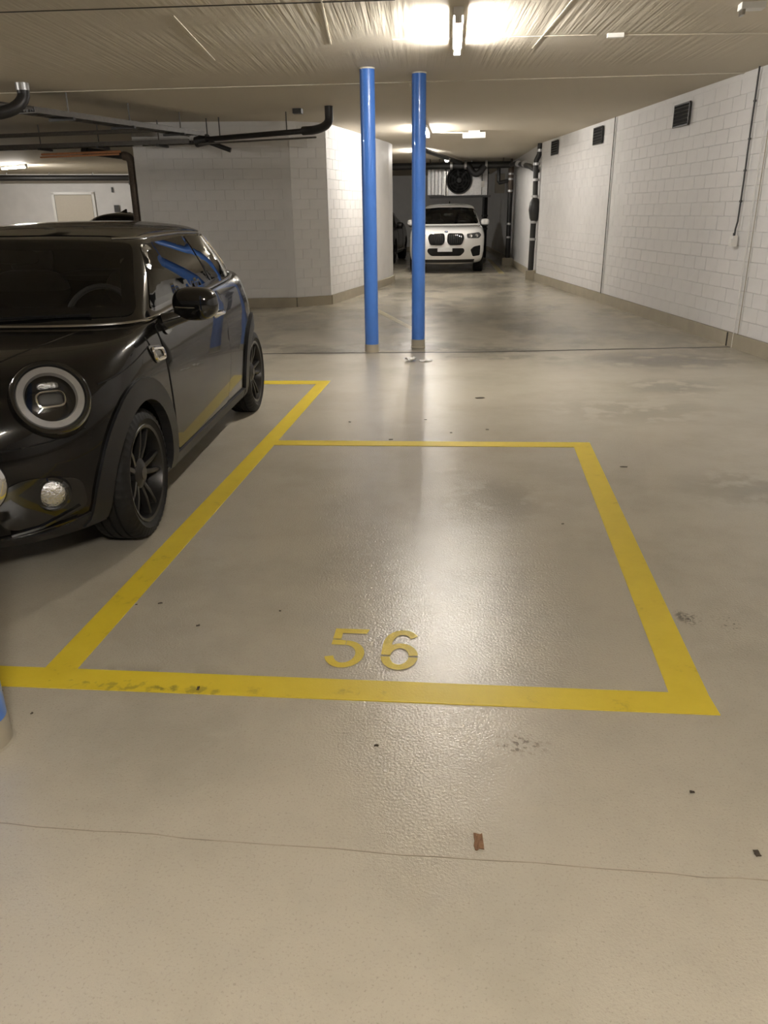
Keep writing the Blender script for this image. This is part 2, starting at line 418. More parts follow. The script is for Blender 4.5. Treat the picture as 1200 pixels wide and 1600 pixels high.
# core block in the middle
CORE = [(-5.30, 12.58), (-2.95, 12.96), (-2.44, 13.33), (-1.99, 16.3), (-1.86, 17.25), (-1.84, 17.75), (-1.93, 18.1), (-2.2, 18.4), (-2.8, 18.6), (-5.9, 18.6)]
wall('wall_core_front', CORE[0], CORE[1], blocks=170, label='white block wall of the stair core facing the bays')
wall('wall_core_corner', CORE[1], CORE[2], blocks=60, label='chamfered corner of the stair core')
wall('wall_core_side', CORE[2], CORE[3], blocks=220, label='bright white block side wall of the stair core')
for i, n in enumerate(('bend', 'curve', 'turn', 'nose', 'end', 'rear')):
    wall('wall_core_'+n, CORE[3+i], CORE[4+i], thick=.12)
wall('wall_core_left', CORE[9], CORE[0], label='side wall of the stair core by the dark riser')
# left part of the garage
wall('wall_left_back', (-19, 24.35), (-14.13, 26.40), label='bright white wall under the far left lamp')
wall('wall_left_door', (-14.13, 26.40), (-7.0, 29.42), label='white wall with the beige door')
wall('wall_left', (-18.9, -9), (-18.9, 25), label='far left wall')
wall('wall_front', (7, -8.9), (-19, -8.9), label='wall behind the viewer')

# door in the left back wall
dd = Vector((-7.0+14.13, 29.42-26.40, 0)).normalized(); dn_ = Vector((dd.y, -dd.x, 0)); drz = math.atan2(dd.y, dd.x)
def on_left_wall(dist, off=0.): 
    p = Vector((-14.13, 26.40, 0))+dd*dist+dn_*off; return p
P = on_left_wall(.68, .03)
door = bpy.data.objects.new('door_1', None); COL.objects.link(door); door.location = P; door.rotation_euler = (0, 0, drz); struct(door, 'beige door in the far left wall')
MB().box((0, 0, 1.06), (1.16, .05, 2.12)).build('door_leaf', M_DOOR, door)
fr = MB(); fr.box((-.63, -.02, 1.09), (.08, .1, 2.2)); fr.box((.63, -.02, 1.09), (.08, .1, 2.2)); fr.box((0, -.02, 2.17), (1.34, .1, .08)); fr.build('door_frame', M_WHITE, door)
MB().box((.48, -.05, 1.05), (.12, .05, .03)).build('door_handle', M_SATIN, door)
P = on_left_wall(2.02, .05); o = MB().box((0, 0, 0), (.16, .1, .22)).build('control_box', M_DARKGREY); o.location = (P.x, P.y, 1.68); o.rotation_euler.z = drz
tag(o, 'small dark control box on white wall beside the beige door', 'box')
P = on_left_wall(2.75, .05); o = MB().box((0, 0, 0), (.48, .06, .1)).build('door_sign', M_DARKGREY); o.location = (P.x, P.y, 2.48); o.rotation_euler.z = drz
tag(o, 'long dark plate high on white wall right of the beige door', 'sign')
P = on_left_wall(1.95, .05); o = MB().tube([(0, 0, -.06), (0, 0, .1)], .03, 10).build('wall_sensor', M_DARKGREY); o.location = (P.x, P.y, 2.25)
tag(o, 'tiny dark sensor on white wall above the control box', 'sensor')

# ------------------------------------------------------------------ right wall fittings
wd = Vector((-.171, 1, 0)).normalized(); wn = Vector((-1, -.171, 0)).normalized(); wrz = math.atan2(wd.y, wd.x)
def on_right_wall(y, off=0.): return Vector((*rw_pt(y), 0)) + wn*off
names = ['dark louvred vent high on white wall, the one by the hanging cable', 'dark louvred vent high on white wall beside the full-height joint', 'dark louvred vent high on white wall nearest the black riser']
for i, (y, z) in enumerate(((11.08, 2.515), (14.36, 2.565), (17.05, 2.58))):
    P = on_right_wall(y, .026)
    v = thing('wall_vent', names[i], 'vent', (P.x, P.y, z), wrz, 'vents along the right wall')
    MB().box((0, 0, 0), (.44, .02, .23)).build('vent_opening', M_SEAM, v)
    f_ = MB()
    for sx in (-1, 1): f_.box((sx*.225, .008, 0), (.015, .018, .26))
    for sz in (-1, 1): f_.box((0, .008, sz*.122), (.465, .018, .015))
    f_.build('vent_frame', M_DARKGREY, v)
    for k in range(5): MB().box((0, .010, -.088+k*.044), (.44, .004, .022), M=Matrix.Rotation(R(35), 3, 'X')).build('louvre', M_DARKGREY, v)
# control joints and cable
for y, nm, jw, jm in ((13.58, 'control_joint', .03, M_DARKSTRIP), (8.93, 'control_joint', .009, M_HAIR)):
    P = on_right_wall(y, .0285); o = MB().box((0, 0, (CEIL+PL)/2), (jw, .004, CEIL-PL)).build(nm, jm, wr)
    o.matrix_world = Matrix.Translation(P) @ Matrix.Rotation(wrz, 4, 'Z')
    o.matrix_parent_inverse = Matrix.Translation(wr.location).inverted() if False else (Matrix.Translation(wr.location) @ Matrix.Rotation(wr.rotation_euler.z, 4, 'Z')).inverted()
P = on_right_wall(9.27, .035)
cb = thing('wall_cable', 'thin dark cable hanging down white wall to a small socket', 'cable', (P.x, P.y, 0), wrz)
MB().tube([(0, 0, CEIL), (.004, 0, 2.2), (-.004, 0, 1.7), (.002, 0, 1.3), (.01, .01, 1.22), (.0, .015, 1.17)], .0095, 8).build('cord', M_DARKGREY, cb, True)
for z in (2.45, 2.1, 1.8, 1.5): MB().box((0, 0, z), (.03, .02, .02)).build('cable_clip', M_DARKGREY, cb)
so = thing('wall_socket', 'white splash-proof wall socket at the end of the hanging cable', 'socket', (P.x, P.y, 1.06), wrz)
MB().box((0, .02, .04), (.085, .05, .11)).build('socket_body', M_WHITE, so)
MB().box((-.01, .05, .03), (.065, .02, .065)).build('socket_lid', M_WHITE, so)
MB().tube([(0, .02, .09), (0, .02, .125)], .014, 10).build('cable_gland', M_DARKGREY, so)
o = MB().tube([on_right_wall(9.02, .03), on_right_wall(9.02, .03)+Vector((0, 0, CEIL))], .006, 8).build('wall_conduit', M_WHITE)
tag(o, 'thin white conduit running down white wall beside the cable', 'conduit')
P = on_right_wall(9.14, .036); o = MB().box((0, 0, PL/2), (.014, .012, PL)).build('baseboard_gap', M_DARKSTRIP, bpy.data.objects['baseboard_right'])
pr = bpy.data.objects['baseboard_right']
o.parent = None; o.location = P; o.rotation_euler.z = wrz; o.parent = pr
o.matrix_parent_inverse = (Matrix.Translation(pr.location) @ Matrix.Rotation(pr.rotation_euler.z, 4, 'Z')).inverted()

# ------------------------------------------------------------------ parking lines and number
LINES = [
    ('long yellow line across the mouth of bay 56', [(-2.6, 1.985), (-1.30, 2.02), (.77, 2.075), (.762, 2.185), (-1.31, 2.135), (-2.6, 2.10)]),
    ('yellow line between bay 56 and the black hatchback', [(-1.425, 2.13), (-1.312, 2.13), (-1.31, 6.98), (-1.415, 6.98)]),
    ('yellow line along the open right side of bay 56', [(.642, 2.17), (.763, 2.17), (.768, 5.07), (.655, 5.07)]),
    ('yellow line closing the short far end of bay 56', [(-1.312, 4.865), (.66, 4.955), (.767, 5.07), (-1.312, 4.975)]),
    ('yellow line closing the bay behind the black hatchback', [(-3.3, 6.72), (-1.415, 6.83), (-1.33, 6.98), (-3.3, 6.86)]),
    ('faint worn yellow line behind the two blue columns', [(-1.75, 12.85), (-.80, 10.2), (-.72, 10.24), (-1.65, 12.9)]),
    ('faint yellow line on the floor beside the white car', [(.52, 20.2), (.66, 20.2), (.40, 26.5), (.28, 26.5)]),
]
zz = .0022
for i, (lab, poly) in enumerate(LINES):
    o = MB().prism(poly, 0.0, zz + (.0006 if i in (0, 3, 4) else 0)).build('parking_line', M_YELLOW if i < 5 else M_WORN)
    tag(o, lab, 'floor marking', 'yellow bay lines')
def ring_stroke(cx, cy_, rx, ry, a0, a1, wd, n=18):
    out, inn = [], []
    for i in range(n+1):
        a = R(a0+(a1-a0)*i/n)
        out.append((cx+rx*math.cos(a), cy_+ry*math.sin(a))); inn.append((cx+(rx-wd)*math.cos(a), cy_+(ry-wd)*math.sin(a)))
    return out, inn
LAY = [.0024]
def nxt(): LAY[0] += .00012; return LAY[0]
def strip(m, out, inn, z=None):
    z = nxt()
    n = len(out); k = len(m.v)
    for (x, y) in out: m.v.append(Vector((x, y, z)))
    for (x, y) in inn: m.v.append(Vector((x, y, z)))
    for i in range(n-1): m.f.append((k+i, k+i+1, k+n+i+1, k+n+i))
def quad(m, pts, z=None):
    z = nxt()
    k = len(m.v); m.v += [Vector((x, y, z)) for x, y in pts]; m.f.append(tuple(range(k, k+len(pts))))
num = thing('bay_number', 'yellow stencilled number 56 painted inside the empty bay', 'floor number', (-.475, 2.225, 0), R(1.2))
# digit 5, local box about .125 wide x .26 deep
m = MB(); W5 = .030
quad(m, [(.0, .262), (.125, .262), (.118, .230), (.0, .230)])                 # top bar
quad(m, [(.0, .230), (.030, .230), (.030, .188), (.0, .188)])                 # upper stem
quad(m, [(.0, .182), (.030, .182), (.050, .178), (.050, .148), (.0, .148)])   # below the stencil gap
out, inn = ring_stroke(.052, .089, .072, .089, 90, -90, .031); strip(m, out, inn)
out, inn = ring_stroke(.052, .089, .066, .089, -90, -165, .031); strip(m, out, inn)
m.build('digit_five', M_YELLOW, num)
m = MB()
ox = .185
out, inn = ring_stroke(ox+.062, .085, .064, .085, 5, 175, .032); strip(m, out, inn)     # bowl, upper half
out, inn = ring_stroke(ox+.062, .085, .064, .085, -176, -4, .032); strip(m, out, inn)   # bowl, lower half
out, inn = ring_stroke(ox+.066, .160, .068, .103, 180, 38, .032); strip(m, out, inn)    # crown
quad(m, [(ox-.002, .165), (ox+.031, .165), (ox+.031, .094), (ox-.002, .094)])
m.build('digit_six', M_YELLOW, num)

# ------------------------------------------------------------------ blue columns
def column(x, y, r, label, foot=.085):
    t = thing('support_column', label, 'column', (x, y, 0), 0, 'round blue support columns')
    MB().lathe([(foot, r), (CEIL-.012, r)], 40, Matrix.Rotation(R(-90), 4, 'Y')).build('shaft', M_BLUE, t, True)
    MB().lathe([(0, r+.012), (.004, r+.004), (.012, r+.0025), (foot, r+.0015), (foot, 0)], 40, Matrix.Rotation(R(-90), 4, 'Y')).build('foot', M_PLINTH, t, True)
    MB().lathe([(CEIL-.012, r+.003), (CEIL, r+.003)], 40, Matrix.Rotation(R(-90), 4, 'Y')).build('head_ring', M_PALE, t, True)
    return t
column(-1.135, 8.60, .074, 'slim blue round column of the close pair, standing nearer the black hatchback')
column(-.650, 8.965, .074, 'slim blue round column of the close pair, in front of the white car')
column(-1.405, 1.735, .082, 'blue round column with grey foot at the front corner of the bay line', .085)

# ------------------------------------------------------------------ lamps
TUBES = {}
def tube_mat(power):
    if power not in TUBES: TUBES[power] = emit('fluorescent_tube', (1.0, .95, .885), LAMP*power)
    return TUBES[power]
def batten(x, y, rz, label, length=1.25, power=1., z=CEIL):
    t = thing('ceiling_lamp', label, 'lamp', (x, y, z), rz, 'fluorescent ceiling lamps')
    MB().box((0, 0, -.025), (.07, length, .05)).build('housing', M_WHITE, t)
    for s_ in (-1, 1):
        MB().box((0, s_*(length/2-.02), -.07), (.05, .04, .05)).build('end_cap', M_WHITE, t)
    MB().tube([(0, -length/2+.04, -.075), (0, length/2-.04, -.075)], .018, 10).build('tube', tube_mat(power), t, True)
    return t
batten(-.205, 6.92, R(2), 'lit fluorescent batten on ceiling above the empty bay', power=.95)
batten(-.93, 14.6, R(1), 'lit fluorescent batten on ceiling past the blue columns', power=.75)
batten(-1.40, 19.6, R(4), 'lit fluorescent batten on ceiling between the stair core and the white car', power=.75)
batten(-12.5, 21.6, R(60), 'lit fluorescent batten on ceiling by the beige door', power=2.)
batten(.3, -.75, R(2), 'lit fluorescent batten on ceiling behind the viewer', power=1.7)
batten(-8.0, 6.0, R(2), 'lit fluorescent batten on ceiling beyond the black hatchback', power=.8)
t = thing('emergency_light', 'white box emergency light hanging from ceiling in front of the fan unit', 'light', (-.13, 15.25, CEIL))
MB().box((0, 0, -.075), (.40, .16, .09)).build('light_box', M_DIFF, t)
MB().box((0, 0, -.015), (.2, .1, .03)).build('mount', M_WHITE, t)
o = MB().tube([(-.85, 15.1, CEIL-.02), (-.33, 15.22, CEIL-.03)], .012, 8).build('lamp_conduit', M_WHITE); tag(o, 'thin white conduit on ceiling leading to the emergency light', 'conduit')
t = thing('ceiling_detector', 'small white ceiling box with a thin conduit near the lit lamp', 'detector', (1.05, 7.4, CEIL))
MB().box((0, 0, -.015), (.13, .045, .03)).build('detector_body', M_DIFF, t); MB().tube([(.05, 0, -.012), (1.9, .25, -.012)], .006, 8).build('conduit', M_PALE, t)
t = thing('ceiling_bracket', 'small white metal bracket on ceiling above the right wall', 'bracket', (1.84, 6.55, CEIL))
MB().box((0, 0, -.02), (.16, .10, .04)).build('bracket_plate', M_WHITE, t); MB().box((-.06, 0, -.05), (.02, .08, .05)).build('bracket_tab', M_SATIN, t)

# ------------------------------------------------------------------ pipes and trays on the left
t = thing('drain_pipe', 'thick black drain pipe with elbow dropping from ceiling above the black hatchback', 'pipe', (-4.84, 8.79, 0))
path = [(0, 0, CEIL), (0, 0, 2.66)]+arc((0, 0, 2.64), (-.02, -.08, 2.47), (-.34, -.20, 2.45), 8)+[(-2.6, -.4, 2.45)]
MB().tube(path, .062, 16).build('pipe_run', M_BLACK_PIPE, t, True)
MB().tube([(0, 0, CEIL), (0, 0, 2.69)], .07, 16).build('clamp', M_ZINC, t, True)
MB().tube([(-.28, -.19, 2.45), (-.38, -.205, 2.45)], .07, 16).build('socket_ring', M_BLACK_PIPE, t, True)
def tray(name, a, b, width, label, nc, group, depth=.06):
    a, b = Vector(a), Vector(b); t = thing(name, label, 'cable tray', a, 0, group)
    d = (b-a); L = d.length; d.normalize(); x = d.cross(Vector((0, 0, 1))).normalized(); O = Vector((0, 0, 0))
    for s_ in (-1, 1): MB().beam(O+x*s_*width/2, d*L+x*s_*width/2, .012, depth).build('side_rail', M_GREYMET, t)
    for k in range(int(L/.3)+1): MB().beam(d*(k*.3+.02)-x*width/2+Vector((0, 0, -.025)), d*(k*.3+.02)+x*width/2+Vector((0, 0, -.025)), .03, .008).build('rung', M_GREYMET, t)
    for k in range(nc):
        u = -width/2+.03+(width-.06)*k/max(1, nc-1)
        pts = [d*(L*i/8)+x*(u+random.uniform(-.012, .012))+Vector((0, 0, -.008+random.uniform(0, .008))) for i in range(9)]
        MB().tube(pts, random.choice((.009, .012, .015)), 6).build('cable', random.choice((M_BLACK_PIPE, M_DARKGREY, M_GREYMET)), t, True)
    n = max(2, int(L/1.15)+1)
    for k in range(n):
        p = d*(L*(k+.5)/n)
        MB().tube([p+x*width*.42, p+x*width*.42+Vector((0, 0, CEIL-a.z))], .009, 6).build('hanger_rod', M_GREYMET, t)
        MB().beam(p-x*(width/2+.05)+Vector((0, 0, -.045)), p+x*(width/2+.05)+Vector((0, 0, -.045)), .04, .03).build('bracket', M_DARKGREY, t)
    return t
tray('cable_tray', (-4.96, 9.0, 2.53), (-4.10, 12.08, 2.53), .26, 'grey cable tray running back from the drain pipe to the stair core', 7, 'ceiling trays')
tray('cable_tray', (-9.2, 12.86, 2.46), (-4.28, 12.40, 2.46), .24, 'grey cable tray running across in front of the stair core', 6, 'ceiling trays')
o = MB().tube([(-5.30, 8.98, 2.60), (-4.42, 12.0, 2.60)], .03, 10).build('conduit_pipe', M_GREYMET, None, True); tag(o, 'straight grey steel pipe alongside the cable tray from the drain pipe', 'pipe')
o = MB().tube([(-9.2, 12.62, 2.60), (-6.5, 12.30, 2.60), (-4.75, 12.12, 2.60)], .03, 10).build('conduit_pipe', M_GREYMET, None, True); tag(o, 'bent grey steel pipe above the tray in front of the stair core', 'pipe')
t = thing('waste_pipe', 'black waste pipe along ceiling with an elbow up near the blue columns', 'pipe', (-4.12, 12.36, 2.48))
e = Vector((-2.16, 11.62, 2.505))-Vector((-4.12, 12.36, 2.48)); e2 = Vector((-2.02, 11.36, CEIL))-Vector((-4.12, 12.36, 2.48))
MB().tube([(0, 0, 0), (e.x*.5, e.y*.5, e.z*.5), (e.x-.16, e.y+.07, e.z)], .036, 14).build('pipe_run', M_BLACK_PIPE, t, True)
MB().tube([(e.x-.30, e.y+.11, e.z)]+arc((e.x-.16, e.y+.06, e.z), (e2.x, e2.y+.05, e.z), (e2.x, e2.y, e.z+.12), 7)+[e2], .056, 14).build('elbow', M_BLACK_PIPE, t, True)
MB().tube([(0, 0, 0), (.42, .02, -.15)], .034, 12).build('stub', M_BLACK_PIPE, t, True)
MB().tube([(-.1, .02, -.03), (0, 0, -.01), (.1, -.03, 0)], .075, 14).build('joint_box', M_BLACK_PIPE, t, True)
MB().tube([(-.10, -.02, -.06), (e.x-.10, e.y+.03, e.z-.09)], .012, 8).build('support_rail', M_GREYMET, t, True)
for k, u in enumerate((.05, .16, .72)): MB().tube([(e.x*u, e.y*u, e.z*u), (e.x*u, e.y*u, CEIL-2.48)], .009, 6).build('hanger_rod', M_DARKGREY, t)
o = MB().box((-2.48, 11.55, CEIL-.03), (.12, .12, .06)).build('junction_box', M_DARKGREY); tag(o, 'small black junction box on ceiling next to the waste pipe elbow', 'box')
o = MB().tube([(-7.0, 12.98, 2.375), (-6.2, 12.78, 2.37), (-5.52, 12.62, 2.365)], .018, 10).build('copper_pipe', M_COPPER, None, True); tag(o, 'thin copper pipe under the tray beside the dark riser', 'pipe')
o = MB().tube([(-7.0, 12.93, 2.33), (-5.52, 12.55, 2.325)], .014, 8).build('copper_pipe', M_COPPER, None, True); tag(o, 'thinner lower copper pipe under the tray', 'pipe')
t = thing('riser_pipe', 'dark brown riser pipe at the corner of the stair core', 'pipe', (-5.40, 12.70, 0))
MB().tube([(0, 0, 0), (0, 0, 2.18)]+arc((0, 0, 2.2), (0, 0, 2.30), (-.12, .02, 2.31), 6), .065, 14).build('vertical_run', M_BROWN, t, True)
MB().tube([(-.1, .02, 2.31), (-.8, .18, 2.40)], .055, 14).build('top_run', M_BLACK_PIPE, t, True)
MB().tube([(-.74, .16, 2.39), (-.84, .19, 2.405)], .066, 14).build('socket_ring', M_BLACK_PIPE, t, True)
MB().tube([(.075, -.05, 0), (.075, -.05, 2.2)], .018, 8).build('thin_line', M_GREYMET, t, True)
t = thing('ceiling_pipe', 'thick black pipe hung along the far left wall above the beige door', 'pipe', (-15.0, 24.9, 2.60))
MB().tube([(0, 0, 0), (3.9, 1.65, 0)], .085, 14).build('pipe_run', M_BLACK_PIPE, t, True)
for u in (.25, 1.4, 2.6, 3.7): MB().tube([(u, u*.423, 0), (u, u*.423, CEIL-2.6)], .02, 6).build('hanger_rod', M_ZINC, t)

# ------------------------------------------------------------------ far end: pipes and fan unit
t = thing('cross_pipe', 'thick black pipe hung across the lane above the white car', 'pipe', (-2.4, 22.9, 2.60))
MB().tube([(-1.5, .1, 0), (3.2, 0, -.01)], .085, 14).build('pipe_run', M_BLACK_PIPE, t, True)
for u in (1.62, 2.0, 2.55): MB().tube([(u-.03, 0, 0), (u+.03, 0, 0)], .11, 14).build('collar', M_ZINC, t, True)
for u in (1.05, 1.3, 1.5, 3.0): MB().tube([(u, 0, 0), (u, 0, CEIL-2.6)], .015, 6).build('hanger_rod', M_BROWN, t)
MB().tube([(2.08, -.06, -.02)]+arc((2.10, -.06, -.05), (2.29, -.06, -.40), (2.48, -.06, -.05), 10)+[(2.50, -.06, -.02)], .085, 12).build('pipe_trap', M_BLACK_PIPE, t, True)
t = thing('branch_pipe', 'black pipe slanting from ceiling lamp side down to the cross pipe', 'pipe', (-1.25, 18.6, CEIL-.06))
MB().tube([(0, 0, 0), (.72, 4.15, -.05)], .05, 12).build('pipe_run', M_BLACK_PIPE, t, True)
MB().tube([(.42, 2.45, -.06), (.44, 2.57, -.062)], .066, 12).build('collar', M_ZINC, t, True)
t = thing('diagonal_pipe', 'black pipe slanting from the cross pipe to the wall riser', 'pipe', (.80, 22.72, 2.58))
MB().tube([(0, 0, 0), (.10, -.6, 0), (.28, -3.9, -.24), (.40, -4.35, -.36)], .055, 12).build('pipe_run', M_BLACK_PIPE, t, True)
for u in (.3, .62): MB().tube([(.28*u+.02, -3.9*u-.4, -.24*u*.9), (.28*u+.03, -3.9*u-.55, -.24*u*.95)], .07, 12).build('collar', M_ZINC, t, True)
# wall risers
t = thing('wall_riser', 'black riser on white wall with silver couplings and a bulging fitting', 'pipe', (1.17, 18.33, 0))
MB().box((.02, 0, .10), (.26, .26, .20)).build('concrete_base', M_PLINTH, t)
MB().tube([(0, 0, .2), (.01, 0, 1.25)], .062, 14).build('lower_run', M_BLACK_PIPE, t, True)
MB().lathe([(1.2, .06), (1.28, .10), (1.45, .13), (1.6, .11), (1.68, .07)], 20, Matrix.Translation((.02, 0, 0)) @ Matrix.Rotation(R(-90), 4, 'Y')).build('bulge', M_BLACK_PIPE, t, True)
MB().tube([(.02, 0, 1.6), (0, 0, 2.30), (0, 0, 2.42), (.06, 0, 2.55), (.07, 0, CEIL)], .055, 14).build('upper_run', M_BLACK_PIPE, t, True)
for z in (.85, 1.2, 1.72, 2.05, 2.36, 2.62): MB().tube([(.01 if z < 2.5 else .07, 0, z-.025), (.01 if z < 2.5 else .07, 0, z+.025)], .075, 14).build('coupling', M_ZINC, t, True)
MB().tube([(.13, -.1, PL), (.13, -.1, CEIL-.1)], .014, 8).build('thin_line', M_GREYMET, t, True)
MB().tube([(.13, -.1, 1.2), (.16, -.16, 1.35), (.16, -.16, 1.55), (.13, -.1, 1.7)], .02, 8).build('flexible_hose', M_DARKGREY, t, True)
t = thing('wall_riser', 'black riser standing on a concrete block midway along the pipe wall', 'pipe', (.83, 23.35, 0))
MB().box((0, 0, .10), (.30, .30, .20)).build('concrete_base', M_PLINTH, t)
MB().tube([(0, 0, .2), (.0, 0, 1.9)], .065, 14).build('lower_run', M_BLACK_PIPE, t, True)
MB().tube([(0, 0, 1.9), (0, 0, 2.6)], .075, 14).build('upper_run', M_BROWN, t, True)
MB().tube([(0, 0, 2.5), (.0, 0, CEIL)], .035, 10).build('top_run', M_BROWN, t, True)
for z in (.75, 1.1, 1.95, 2.25, 2.38): MB().tube([(0, 0, z-.025), (0, 0, z+.025)], .085, 14).build('coupling', M_ZINC, t, True)
MB().tube([(.12, -.1, PL), (.12, -.1, 2.3)], .014, 8).build('thin_line', M_GREYMET, t, True)
MB().tube([(0, 0, 2.22), (-.32, 0, 2.16), (-.33, 0, 2.2), (-.33, 0, 2.58)], .05, 10).build('side_branch', M_BLACK_PIPE, t, True)
t = thing('wall_riser', 'black riser in the far corner right of the white car', 'pipe', (.18, 27.6, 0))
MB().tube([(0, 0, 0), (0, 0, CEIL)], .085, 14).build('vertical_run', M_BLACK_PIPE, t, True)
for z in (.9, 1.3, 2.6): MB().tube([(0, 0, z-.03), (0, 0, z+.03)], .105, 14).build('coupling', M_DARKGREY, t, True)
t = thing('meter_cabinet', 'small beige meter cabinet on white wall between two risers', 'cabinet', (.60, 26.0, 1.95))
MB().box((0, 0, .27), (.30, .18, .54)).build('cabinet_body', M_DOOR, t); MB().box((0, -.095, .27), (.26, .012, .50)).build('cabinet_door', M_DOOR, t)
# fan unit
t = thing('fan_unit', 'galvanised air handling box with a round black fan hung from ceiling', 'fan unit', (-.55, 23.55, 1.86))
MB().box((.19, .35, .36), (1.12, .7, .72)).build('casing', M_ZINC, t)
MB().box((.60, -.004, .36), (.02, .012, .70)).build('panel_joint', M_DARKGREY, t)
for k in range(5): MB().box((-.86+k*.1, .28, .35), (.085, .55, .66)).build('duct_panel', M_ZINC, t)
for k in range(2): MB().box((-.42+k*.06, .25, .35), (.03, .6, .74)).build('flange', M_SATIN, t)
fan = MB().lathe([(0, .36), (-.06, .36), (-.06, .335), (.02, .32)], 40, Matrix.Translation((-.03, -.02, .39)) @ Matrix.Rotation(R(90), 4, 'Z')).build('fan_ring', M_DARKGREY, t, True)
MB().lathe([(-.03, .0), (-.03, .33)], 40, Matrix.Translation((-.03, -.02, .39)) @ Matrix.Rotation(R(90), 4, 'Z')).build('fan_backplate', M_SEAM, fan, True)
MB().lathe([(.0, .07), (-.07, .06), (-.075, .0)], 20, Matrix.Translation((-.03, 0, .39)) @ Matrix.Rotation(R(90), 4, 'Z')).build('fan_hub', M_DARKGREY, fan, True)
for k in range(7):
    a = 2*math.pi*k/7
    b = MB(); 
    pts = []
    for (r_, da) in ((.06, -.3), (.31, -.18), (.31, .28), (.06, .3)):
        pts.append(Vector((-.03+r_*math.cos(a+da), -.055+(.02 if da > 0 else -.005), .39+r_*math.sin(a+da))))
    b.add(pts+[p+Vector((0, .006, 0)) for p in pts], [(0, 1, 2, 3), (7, 6, 5, 4), (0, 4, 5, 1), (1, 5, 6, 2), (2, 6, 7, 3), (3, 7, 4, 0)])
    b.build('fan_blade', M_CLAD, fan)
for r_ in (.12, .2, .28):
    pts = [(-.03+r_*math.cos(2*math.pi*j/28), -.09, .39+r_*math.sin(2*math.pi*j/28)) for j in range(28)]
    MB().tube(pts, .005, 5, closed=True).build('guard_ring', M_DARKGREY, fan, True)
MB().box((.62, -.008, .28), (.09, .008, .16)).build('rating_label', M_PAPER, t)
MB().box((0, .2, -.03), (1.7, .5, .05)).build('drip_tray', M_DARKGREY, t)
for x_ in (-.8, -.35, .3, .7): MB().tube([(x_, .3, .7), (x_, .3, CEIL-1.86)], .012, 6).build('hanger_rod', M_ZINC, t)

# ------------------------------------------------------------------ cars
def pchip(xs, ys, x):
    xs, ys, x = np.array(xs, float), np.array(ys, float), np.array(x, float)
    h = np.diff(xs); d = np.diff(ys)/h; n = len(xs); m = np.zeros(n)
    for i in range(1, n-1):
        if d[i-1]*d[i] > 0:
            w1, w2 = 2*h[i]+h[i-1], h[i]+2*h[i-1]; m[i] = (w1+w2)/(w1/d[i-1]+w2/d[i])
    m[0], m[-1] = d[0], d[-1]
    i = np.clip(np.searchsorted(xs, x)-1, 0, n-2); t = (x-xs[i])/h[i]
    return (2*t**3-3*t**2+1)*ys[i]+(t**3-2*t**2+t)*h[i]*m[i]+(-2*t**3+3*t**2)*ys[i+1]+(t**3-t**2)*h[i]*m[i+1]
def ring_at(f, r, w_, Lf, nf, Lr, nr, NF=26, NS=22, NR=20):
    """closed plan outline: front centre -> +x side -> rear centre -> -x side; coordinates (x lateral, y along)"""
    pts = []
    if Lf+Lr > r-f: k = (r-f)/(Lf+Lr)*.999; Lf, Lr = Lf*k, Lr*k
    for i in range(NF+1):
        a = math.pi/2*i/NF
        pts.append((w_*max(0., math.sin(a))**(2/nf), f+Lf*(1-max(0., math.cos(a))**(2/nf))))
    s0, s1 = f+Lf, r-Lr
    for i in range(1, NS): pts.append((w_, s0+(s1-s0)*i/NS))
    for i in range(NR+1):
        a = math.pi/2*(1-i/NR)
        pts.append((w_*max(0, math.sin(a))**(2/nr), r-Lr*(1-max(0., math.cos(a))**(2/nr))))
    half = pts
    return half+[(-x, y) for x, y in half[-2:0:-1]]
def level_loft(levels, zs, tilt=None):
    """levels: rows (z, f, r, w, Lf, nf, Lr, nr)"""
    A = np.array(levels, float); cols = [pchip(A[:, 0], A[:, k], zs) for k in range(1, 8)]
    V, F, n = [], [], None
    for i, z in enumerate(zs):
        rg = ring_at(*[c[i] for c in cols])
        n = len(rg)
        V += [Vector((x, y, z+(tilt(y, z) if tilt else 0))) for x, y in rg]
    for i in range(len(zs)-1):
        for j in range(n):
            a, b = i*n+j, i*n+(j+1) % n
            F.append((a, b, b+n, a+n))
    F.append(tuple(range(n))[::-1]); F.append(tuple((len(zs)-1)*n+j for j in range(n)))
    return V, F
def inside(p, poly):
    x, y = p; c = False; n = len(poly)
    for i in range(n):
        (x0, y0), (x1, y1) = poly[i], poly[i-1]
        if (y0 > y) != (y1 > y) and x < (x1-x0)*(y-y0)/(y1-y0)+x0: c = not c
    return c
def densify(poly, step):
    out = []
    for i in range(len(poly)):
        a, b = Vector(poly[i]), Vector(poly[(i+1) % len(poly)]); k = max(1, int((b-a).length/step+.5))
        for j in range(k): out.append(tuple(a+(b-a)*j/k))
    return out
def rounded(poly, r, n=5):
    out = []; N_ = len(poly)
    for i in range(N_):
        p, a, b = Vector(poly[i]), Vector(poly[i-1]), Vector(poly[(i+1) % N_])
        da, db = (a-p), (b-p); ra = min(r, da.length*.45); rb = min(r, db.length*.45)
        pa, pb = p+da.normalized()*ra, p+db.normalized()*rb
        for k in range(n+1):
            t = k/n; out.append(tuple((1-t)**2*pa+2*t*(1-t)*p+t*t*pb))
    return out
